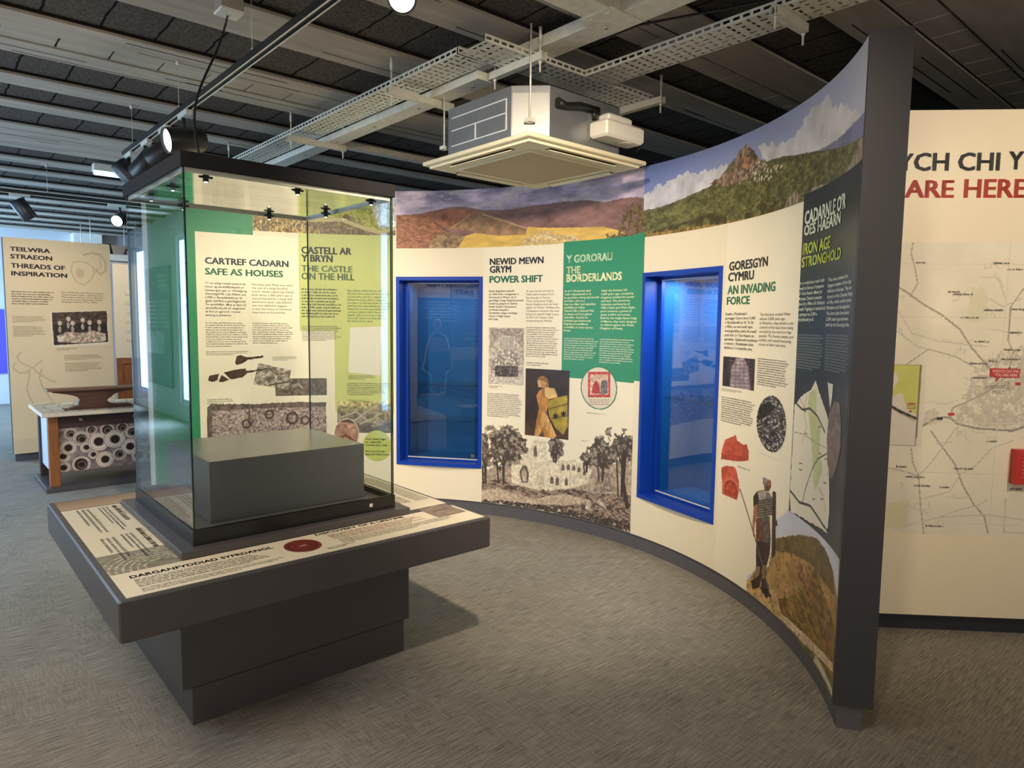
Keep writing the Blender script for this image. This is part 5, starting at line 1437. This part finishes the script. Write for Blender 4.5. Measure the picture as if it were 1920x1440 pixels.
rp = child(b.build('raised_plaque', RED, None, 'red plaque standing proud of the map'), mp_e)
add(rp, 'small_text', Type(MP_, .0445).scrawl(u0+.03, u0+.30, v0_+.03, v1_-.03, 6, 301, .6, 1.0), mat('ink_pink', (232, 150, 130), .5))

# ------------------------------------------------------------------ panels on the left wall, outside the frame but mirrored in the glass
LWF = Flat(AB(A0, 0, 0), E2, ZUP)
e = empty('graphic_panel_stand', AB(A0+.03, 2.6), TH, 'panel headed PIECING TOGETHER THE PAST, seen mirrored in the blue framed case', 'display panel')
child(patch(LWF, 1.7, 3.35, .02, 2.45, 'panel_face', CREAM2, None, .03, None, .029), e)
bl = child(patch(LWF, 1.75, 3.14, .39, 1.86, 'blue_graphic', mat('blue_grey_print', (58, 96, 136), .45), None, .032), e)
add(bl, 'heading', Type(LWF, .034).line('PIECING TOGETHER', 1.95, 3.01, 2.02, 2.09, .04), INK)
add(bl, 'heading', Type(LWF, .034).line('THE PAST', 1.95, 2.57, 1.92, 1.985, .04), INK)
add(bl, 'body_text', Type(LWF, .034).scrawl(1.85, 2.4, 1.5, 1.82, 7, 311).scrawl(2.5, 3.05, 1.5, 1.82, 7, 312), INKW)
add(bl, 'body_text', Type(LWF, .034).scrawl(1.85, 2.45, 1.14, 1.36, 3, 313, .7, 1.4), INKW)
child(patch(LWF, 1.8, 2.62, .93, 1.12, 'caption_box', mat('pale_caption', (206, 214, 222), .5), None, .0335), bl)
p = Pic(LWF, 2.55, 3.13, .40, 1.56, res=.008, off=.0335, fill=(70, 86, 104))
FIG = [(2.72, .45), (2.80, .45), (2.82, .62), (2.86, .45), (2.93, .47), (2.92, .70), (2.98, .75), (3.06, .80), (3.02, .95), (2.99, 1.15), (2.94, 1.28), (2.88, 1.33), (2.90, 1.42), (2.87, 1.52), (2.80, 1.52), (2.77, 1.42), (2.79, 1.33), (2.70, 1.27), (2.64, 1.05), (2.62, .80), (2.70, .74)]
F_ = p.mask(FIG, uv=True)
q_ = np.array(FIG); cn = q_.mean(0)
p.M = p.mask((q_-cn)*[1.16, 1.05]+cn, uv=True)
p.C[:] = (226, 232, 236); p.paint(F_, (60, 66, 76), .4, 14); p.paint(F_ & (p.V > 1.33), (120, 92, 76), .2); p.paint(F_ & (p.V > 1.06) & (p.V < 1.27), (122, 100, 92), .2); p.paint(F_ & (p.V < .6), (132, 104, 88), .2)
addpic(bl, 'standing_figure_picture', p)
e = empty('graphic_panel_stand', AB(A0+.02, 11.8), TH, 'blue-black panel between two bright windows, seen mirrored in the side of the large glass case', 'display panel')
f_ = child(patch(LWF, 11.12, 12.5, .45, 2.3, 'panel_face', mat('slate_blue_print', (40, 70, 104), .45), None, .025, None, .024), e)
add(f_, 'body_text', Type(LWF, .027).scrawl(11.3, 11.75, 1.9, 2.2, 4, 321, .7, 1.4).scrawl(11.25, 11.75, 1.35, 1.8, 7, 322).scrawl(11.85, 12.4, 1.35, 1.8, 7, 323), INKW)
p = Pic(LWF, 11.5, 12.45, .95, 1.3, res=.02, off=.027, fill=(150, 160, 170)); p.mottle(.4, 6, 160); addpic(f_, 'find_picture', p)
tag(MB().box(1.0, 1.55, B1-.03, B1-.001, .53, 1.63).build('poster', mat('violet_poster', (92, 84, 196), .5)), 'violet poster on the far wall at the left edge of the photo', 'poster').rotation_euler.z = TH
# ------------------------------------------------------------------ lighting tracks and spotlights
def at(x, y, plane, val):
    """photo pixel to (a, b, z) on the vertical plane a = val or b = val"""
    d = ray(np.array((x, y), float)); ax = E1 if plane == 'a' else E2
    p = d*(val/(d@ax)); return float(p@E1), float(p@E2), EYE+float(p[2])
TZ = 2.685
def track(name, label, a0, a1, b0, b1, hangers):
    e = empty(name, AB((a0+a1)/2, (b0+b1)/2, TZ), TH, label, 'lighting track')
    lx, ly = (a1-a0)/2, (b1-b0)/2
    f = MB(); s = .018
    along_b = ly > lx
    def bar(p0, p1, z0, z1):
        if along_b: f.box(p0, p1, -ly, ly, z0, z1)
        else: f.box(-lx, lx, p0, p1, z0, z1)
    bar(-s, s, .012, .036); bar(-s, -s+.007, .002, .012); bar(s-.007, s, .002, .012)
    f.build('rail', BLACK, e)
    for q0, q1 in ((-s, -s+.007), (s-.007, s)):
        f = MB(); bar(q0, q1, 0, .002); f.build('rail_lip', METAL, e)  # pale colour puts the white reflections along the rail's underside onto its lips
    f = MB()
    bar(-.011, -.004, .0105, .0125); bar(.004, .011, .0105, .0125)
    f.build('conductor_strip', mat('conductor_grey', (120, 118, 112), .5, .5), e)
    for k in hangers:
        x, y = (0, k-(b0+b1)/2) if along_b else (k-(a0+a1)/2, 0)
        w = MB(); w.tube([(x, y, .036), (x, y, CEIL-TZ-.02)], .0014, 5); w.tube([(x, y, .036), (x, y, .06)], .006, 6)
        w.tube([(x, y, CEIL-TZ-.025), (x, y, CEIL-TZ-.0005)], [.008, .012], 8)
        w.build('hanging_wire', METAL, e)
    return e
track('lighting_track', 'black lighting track hung from the ceiling in front of the large glass case', 1.22, 1.26, .2, 5.77, (1.9, 3.25, 4.40, 5.52))
track('lighting_track', 'black lighting track hung across the far end of the room', -.6, 6.0, 8.18, 8.22, (1.07, 3.0, 5.0))
def spotlight(label, a, b, aim, lit, across=False, drop=.115, size=1.0, group=None):
    """track head: adapter in the rail, stem, yoke and a can that points along aim (room axes)"""
    e = empty('spotlight', AB(a, b, TZ), TH, label, 'spotlight', group)
    f = MB(); L_ = .11
    if across: f.box(-L_, L_*.5, -.017, .017, -.028, -.0005, .002)
    else: f.box(-.017, .017, -L_, L_*.5, -.028, -.0005, .002)
    f.build('track_adapter', mat('adapter_grey', (206, 208, 200), .45) , e)
    f = MB(); f.tube([(0, 0, -.028), (0, 0, -drop+.02)], .011, 10)
    f.build('stem', BLACK, e)
    d = np.array(aim, float); d /= np.linalg.norm(d)
    c = np.array([0, 0, -drop-.035])
    r = .052*size; h = .075*size
    f = MB(); f.lathe(c, d, [(-h*1.12, r*.5), (-h*1.08, r*.86), (-h*.95, r), (h*.985, r), (h, r*.985), (h, r*.91), (h*.80, r*.88)])
    body = f.build('lamp_can', mat('lamp_black', (30, 30, 32), .38), e)
    f = MB(); f.lathe(c, d, [(h*.805, r*.87), (h*.86, r*.86)])
    f.build('lens', emit('lamp_glow', (255, 250, 238), 30) if lit else mat('dark_lens', (60, 62, 66), .15), body)
    return e
def room_dir(v): return (float(np.dot(v, E1)), float(np.dot(v, E2)), float(v[2]))
spotlight('black spotlight pointing down at the far end of the track, above the case corner', 1.24, 5.64, room_dir(np.array([.62, .25, -.75])), False, size=1.3)
spotlight('second black spotlight from the far end of the track, half hidden by its neighbour', 1.24, 5.18, room_dir(np.array([-.6, .2, -.5])), False, size=1.3)
spotlight('large black spotlight in the middle of the cluster above the case lid', 1.24, 4.74, room_dir(np.array([-.80, .10, -.42])), False, size=1.3)
spotlight('lit black spotlight pointing left, nearest of the cluster above the case lid', 1.24, 4.32, room_dir(np.array([-.66, -.72, -.22])), True, size=1.38)
spotlight('glaring lit spotlight at the top edge of the photo, facing the camera', 1.24, 1.97, room_dir(np.array([.12, -.90, -.35])), True, size=.88)
spotlight('black spotlight on the far track above the THREADS OF INSPIRATION panel', .87, 8.2, room_dir(np.array([.35, .35, -.75])), False, True, size=1.3)
spotlight('brightly lit spotlight on the far track beside the glass case', 1.70, 8.2, room_dir(np.array([.05, -.92, -.35])), True, True, size=1.2)

# ------------------------------------------------------------------ ceiling services
def perforated(L_, w_, holes=True, z=0.0, flange=.035):
    """length along x; slotted bed, slotted side flanges"""
    f = MB(); cell = .05; nx = max(1, int(round(L_/cell))); cx = L_/nx; ny = 5; cy = w_/ny
    def cellq(P, sx, sy, hx, hy):
        # P(u,v) -> point ; ring of four quads around a slot
        o_ = [P(0, 0), P(sx, 0), P(sx, sy), P(0, sy)]
        mx, my = (sx-hx)/2, (sy-hy)/2
        i_ = [P(mx, my), P(sx-mx, my), P(sx-mx, sy-my), P(mx, sy-my)]
        f.add(o_+i_, [(0, 1, 5, 4), (1, 2, 6, 5), (2, 3, 7, 6), (3, 0, 4, 7)])
    for i in range(nx):
        for j in range(ny):
            x0, y0 = i*cx, -w_/2+j*cy
            k = (i+j) % 3
            hx, hy = ((.034, .012), (.013, .029), (.017, .017))[k] if (i+2*j) % 4 else (.012, .030)
            cellq(lambda u, v: (x0+u, y0+v, z), cx, cy, hx, hy)
        for s in (-1, 1):
            x0 = i*cx
            cellq(lambda u, v: (x0+u, s*w_/2, z+v), cx, flange, .034, .013)
            f.add([(x0, s*w_/2, z+flange), (x0+cx, s*w_/2, z+flange), (x0+cx, s*(w_/2-.008), z+flange), (x0, s*(w_/2-.008), z+flange)], [(0, 1, 2, 3)])
    return f
def tray(label, a, b, L_, along_b, w_):
    rz = TH+(math.pi/2 if along_b else 0)
    e = empty('cable_tray', AB(a, b, 2.87), rz, label, 'cable tray')
    perforated(L_, w_).build('perforated_bed', METAL, e)
    return e
tray('perforated steel cable tray running from above the glass case lid up to its corner', 2.27, 2.93, 4.6, True, .20)
tray('short perforated steel cable tray crossing above the air conditioner', 2.17, 2.81, 1.33, False, .22)
tb = tray('perforated steel cable tray running out to the upper right above the curved wall', 2.992, -.905, 3.6, True, .215)
# trunking
def trunk(name, label, a0, a1, b0, b1, z0, z1):
    e = empty(name, AB((a0+a1)/2, (b0+b1)/2, z0), TH, label, 'cable trunking')
    lx, ly = (a1-a0)/2, (b1-b0)/2
    MB().box(-lx, lx, -ly, ly, 0, z1-z0, .002).build('channel', METAL, e)
    f = MB(); along_b = ly > lx; n_ = int(max(lx, ly)*2/.55)
    for k in range(n_):
        t_ = -max(lx, ly)+.12+k*.55
        x, y = (0, t_) if along_b else (t_, 0)
        f.tube([(x, y, 0), (x, y, -.004)], .009, 10)
    f.build('cover_screws', STEEL, e)
    return e
trunk('cable_trunking', 'long flat steel trunking beside the cable tray above the glass case', 2.395, 2.515, 3.04, 6.6, 2.83, 2.875)
t2 = trunk('cable_trunking', 'broad steel trunking at the top of the photo with a bolted junction plate', 2.49, 2.64, -.6, 3.3, 2.9075, 2.965)
f = MB(); f.box(-.28, -.075, -.0, .15, 0, .058)
f2 = MB().box(-.60, -.0755, .77, .92, 0, .058, .002); f2.build('branch_channel', METAL, t2)
f3 = MB(); f3.prism([(-.16, .75), (.07, .75), (.07, .99), (-.03, .99), (-.16, .94)], (0, 0, -.0035), (1, 0, 0), (0, 1, 0), (0, 0, 1), .003)
jp = f3.build('junction_plate', METAL, t2)
f4 = MB()
for x, y in ((-.12, .80), (-.12, .90), (.0, .81), (.03, .95), (-.02, .91)): f4.tube([(x, y, -.0035), (x, y, -.008)], .010, 10)
f4.build('plate_screws', METAL, jp)
trunk('cable_trunking', 'thin steel trunking branching right behind the air conditioner', 2.53, 4.1, 4.98, 5.05, 2.85, 2.90)
# struts on threaded rods
def strut(label, a0, a1, b0, b1, z, rods):
    e = empty('support_strut', AB((a0+a1)/2, (b0+b1)/2, z), TH, label, 'support bracket', 'struts carrying the cable trays')
    lx, ly = (a1-a0)/2, (b1-b0)/2
    f = MB(); t = .004
    if lx > ly:
        f.box(-lx, lx, -ly, ly, 0, t); f.box(-lx, lx, -ly, -ly+t, t, .038); f.box(-lx, lx, ly-t, ly, t, .038)
        f.box(-lx, lx, -ly+t, -ly+.011, .034, .038); f.box(-lx, lx, ly-.011, ly-t, .034, .038)
    else:
        f.box(-lx, lx, -ly, ly, 0, t); f.box(-lx, -lx+t, -ly, ly, t, .038); f.box(lx-t, lx, -ly, ly, t, .038)
        f.box(-lx+t, -lx+.011, -ly, ly, .034, .038); f.box(lx-.011, lx-t, -ly, ly, .034, .038)
    f.build('channel', METAL, e)
    for ra, rb in rods:
        x, y = ra-(a0+a1)/2, rb-(b0+b1)/2
        r = MB(); r.tube([(x, y, -.055), (x, y, CEIL-z-.0005)], .005, 8); r.tube([(x, y, CEIL-z-.07), (x, y, CEIL-z-.002)], .0085, 8); r.tube([(x, y, -.012), (x, y, -.001)], .010, 6)
        r.build('threaded_rod', METAL, e)
    return e
strut('steel strut and rod under the cable tray, second from the glass case lid', 2.10, 2.56, 3.48, 3.52, 2.83-.039, ((2.13, 3.50), (2.54, 3.50)))
strut('steel strut and rod under the cable tray nearest the glass case lid', 2.10, 2.56, 4.86, 4.90, 2.83-.039, ((2.13, 4.88), (2.54, 4.88)))
strut('steel strut and rod beyond the glass case lid', 2.10, 2.56, 6.06, 6.10, 2.83-.039, ((2.10, 6.08), (2.54, 6.08)))
strut('steel strut and rod above the corner of the air conditioner', 2.455, 2.495, 2.60, 3.02, 2.831, ((2.475, 2.63), (2.475, 2.99)))
strut('steel strut and rod at the right-hand end of the short cable tray', 3.45, 3.49, 2.60, 3.06, 2.831, ((3.47, 2.62), (3.47, 3.04)))
strut('steel strut under the cable tray at the upper right', 2.85, 3.13, 1.55, 1.59, 2.831, ((2.865, 1.57), (3.12, 1.57)))
for k, (a, b, s) in enumerate(((2.90, 2.62, 1), (2.90, 2.0, 1))): pass
f = MB()
def loop(a, b, along_b):
    d_ = (E2 if along_b else E1); s_ = (E1 if along_b else E2)
f.tube([AB(2.68, 2.42, 2.925), AB(2.72, 2.2, 2.945), AB(2.82, 1.9, 2.935), AB(2.90, 1.6, 2.918), AB(2.95, 1.2, 2.91)], .006, 6)
tag(f.build('power_cable', BLACK), 'thin black cable looping along the right-hand cable tray', 'cable')

# ------------------------------------------------------------------ ceiling cassette air conditioner
ac = empty('air_conditioner', AB(2.79, 3.01, 2.397), TH, 'white ceiling cassette air conditioner with a bare steel body, hanging over the curved wall', 'air conditioner')
IV = mat('ivory_plastic', (226, 216, 186), .42)
h = .465
f = MB(); f.box(-h, h, -h, h, .022, .045, .004); f.prism([(-h+.03, -h+.03), (h-.03, -h+.03), (h-.03, h-.03), (-h+.03, h-.03)], (0, 0, .006), (1, 0, 0), (0, 1, 0), (0, 0, 1), .0165)
f.build('fascia', IV, ac)
g_ = .30
f = MB(); f.box(-g_, g_, -g_, g_, .0, .0065, .003)
gr = f.build('intake_grille', mat('grille_taupe', (186, 166, 134), .6), ac)
f = MB()
for x0, x1, y0, y1 in ((-g_-.012, g_+.012, -g_-.012, -g_), (-g_-.012, g_+.012, g_, g_+.012), (-g_-.012, -g_, -g_, g_), (g_, g_+.012, -g_, g_)): f.box(x0, x1, y0, y1, -.002, .0065)
f.build('grille_rim', IV, ac)
SLOT = mat('vent_dark', (52, 44, 36), .8)
for rz in range(4):
    f = MB(); f.box(-.26, .26, -.412, -.372, .0045, .0062)
    v_ = f.build('vent_slot', SLOT, ac); v_.rotation_euler.z = rz*math.pi/2
    f = MB(); f.obox((0, -.392, .001), (1, 0, 0), (0, math.cos(.35), math.sin(.35)), (0, -math.sin(.35), math.cos(.35)), .51, .038 if rz != 3 else .05, .004)
    v_ = f.build('vent_flap', IV, ac); v_.rotation_euler.z = rz*math.pi/2
# body with chamfered corners
B_ = .415; cH = .14
oct_ = [(-B_+cH, -B_), (B_-cH, -B_), (B_, -B_+cH), (B_, B_-cH), (B_-cH, B_), (-B_+cH, B_), (-B_, B_-cH), (-B_, -B_+cH)]
MB().prism(oct_, (0, 0, .045), (1, 0, 0), (0, 1, 0), (0, 0, 1), .27).build('steel_body', STEEL, ac)
f = MB(); c_ = np.array([-B_+cH/2, -B_+cH/2, .165]); s2 = math.sqrt(.5)
f.obox(c_-np.array([s2, s2, 0])*.003, (s2, -s2, 0), (s2, s2, 0), (0, 0, 1), .185, .006, .225)
f.build('corner_plate', mat('corner_plate_white', (176, 175, 172), .4, .2), ac)
f = MB()
for z in (.10, .185, .255): f.box(-B_-.004, -B_, -.24 if z > .2 else -.24, .24, z, z+.006)
f.box(-B_-.004, -B_, -.24, -.234, .10, .255); f.box(-B_-.004, -B_, .02, .026, .10, .185)
f.build('pressed_ribs', mat('rib_highlight', (226, 228, 226), .4, .1), ac)
f = MB(); f.box(.02, .20, -B_-.003, -B_, .09, .24)
f.build('access_plate', STEEL, ac)
# drain pump box on the right-hand face
pb = MB().box(.02, .34, -B_-.13, -B_-.0005, .10, .19, .012).build('pump_box', WHITEP, ac)
f = MB(); f.box(.07, .27, -B_-.10, -B_-.02, .19, .235, .012); f.build('pump_cover', WHITEP, pb)
f = MB(); f.tube([(.24, -B_-.065, .10), (.24, -B_-.065, .096)], .045, 24); f.build('pump_cap', mat('pump_cap_cream', (214, 208, 194), .4), pb)
f = MB(); f.tube([(-.24, -B_-.02, .235), (-.18, -B_-.02, .23), (-.08, -B_-.03, .25), (.06, -B_-.03, .255)], [.026, .018, .018, .016], 12); f.build('drain_hose', BLACK, ac)
f = MB(); f.tube([(.03, -B_-.03, .255), (.03, -B_-.03, .20)], .012, 8)
for k in range(4): f.tube([(.36+k*.012, -B_-.05, .12), (.40+k*.02, -B_-.03, .09+k*.02), (.46+k*.02, -B_+.04, .15+k*.015), (.50, -B_+.16, .25)], .006, 6)
f.build('cables', BLACK, ac)
for x, y in ((-B_+.04, -B_+.04), (-B_+.05, B_-.03), (B_+.03, -B_+.39), (B_-.04, B_-.04)):
    f = MB(); f.tube([(x-.0, y-.0, .13 if x > -B_-.01 else .10), (x, y, (2.8295 if (x < 0 < y) else CEIL-.0005)-2.397)], .005, 8); f.box(x-.02, x+.02, y-.02, y+.02, .12, .14)
    f.build('hanging_rod', METAL, ac)

# ------------------------------------------------------------------ small ceiling things
jb = empty('junction_box', AB(1.16, 3.31, 2.90), TH, 'grey ceiling junction box with a black cable hanging to the glass case', 'junction box')
MB().box(-.05, .05, -.05, .05, 0.0, .0995, .003).build('box_body', mat('box_grey', (150, 144, 132), .6), jb)
MB().box(-.052, .052, -.052, .052, -.012, -.0002, .003).build('box_cover', mat('box_cover', (226, 222, 210), .5), jb)
f = MB()
p0 = AB(1.16, 3.33, 2.888); a1_, b1_, z1__ = at(396, 288, 'b', CY-.2)
p3 = AB(1.163-.30, 2.80, 2.0932)
pts = []
for t_ in np.linspace(0, 1, 14):
    q_ = np.array(p0)*(1-t_)+np.array(p3)*t_; q_ = q_+E1*(-.05*math.sin(t_*math.pi))+E1*.02*math.sin(t_*2*math.pi); pts.append(q_)
f.tube(pts, .005, 8)
tag(f.build('hanging_cable', BLACK), 'black cable hanging from the ceiling junction box to the lid of the glass case', 'cable')
fl_ = empty('fluorescent_light', AB(2.0, 7.82, 2.90), TH, 'lit fluorescent light fitting on the ceiling beyond the track spotlights', 'ceiling light')
MB().box(-.6, .6, -.055, .055, .03, .0995, .003).build('housing', WHITEP, fl_)
MB().box(-.59, .59, -.05, .05, 0, .03, .006).build('diffuser', emit('cool_tube', (170, 225, 255), 2.5), fl_)
a_, b_, z_ = at(878, 2, 'a', 2.0)
sm = empty('smoke_detector', AB(2.0, 2.45, CEIL-.045), TH, 'small red alarm box on the ceiling at the top edge of the photo', 'alarm')
MB().box(-.05, .05, -.05, .05, 0, .0445, .01).build('alarm_body', mat('alarm_red', (190, 30, 44), .4), sm)
# second air conditioner and pipework at the far end, over the left-hand panel
ac2 = empty('air_conditioner', AB(2.35, 12.2, 2.30), TH, 'far white air conditioner showing above the THREADS OF INSPIRATION panel', 'air conditioner')
MB().box(-.42, .42, -.42, .42, 0, .04, .004).build('fascia', WHITEP, ac2)
MB().box(-.36, .36, -.36, .36, .04, .30).build('steel_body', STEEL, ac2)
MB().box(-.20, .18, -.47, -.3605, .06, .16, .01).build('pump_box', WHITEP, ac2)
f = MB(); f.tube([(-.34, -.38, .28), (-.05, -.38, .30), (-.03, -.38, .16)], .016, 8); f.tube([(.14, -.39, .16), (.16, -.39, .24), (.3, -.39, .27), (.42, -.39, .2)], .014, 8); f.build('drain_hose', BLACK, ac2)
for x, y in ((-.3, -.37), (.3, -.37), (-.3, .37), (.3, .37)):
    MB().tube([(x, y, .25), (x, y, CEIL-2.3-.0005)], .006, 6).build('hanging_rod', METAL, ac2)
trunk('cable_trunking', 'steel trunking running along the far ceiling above the pale panel', 2.9, 5.5, 11.0, 11.12, 2.72, 2.78)
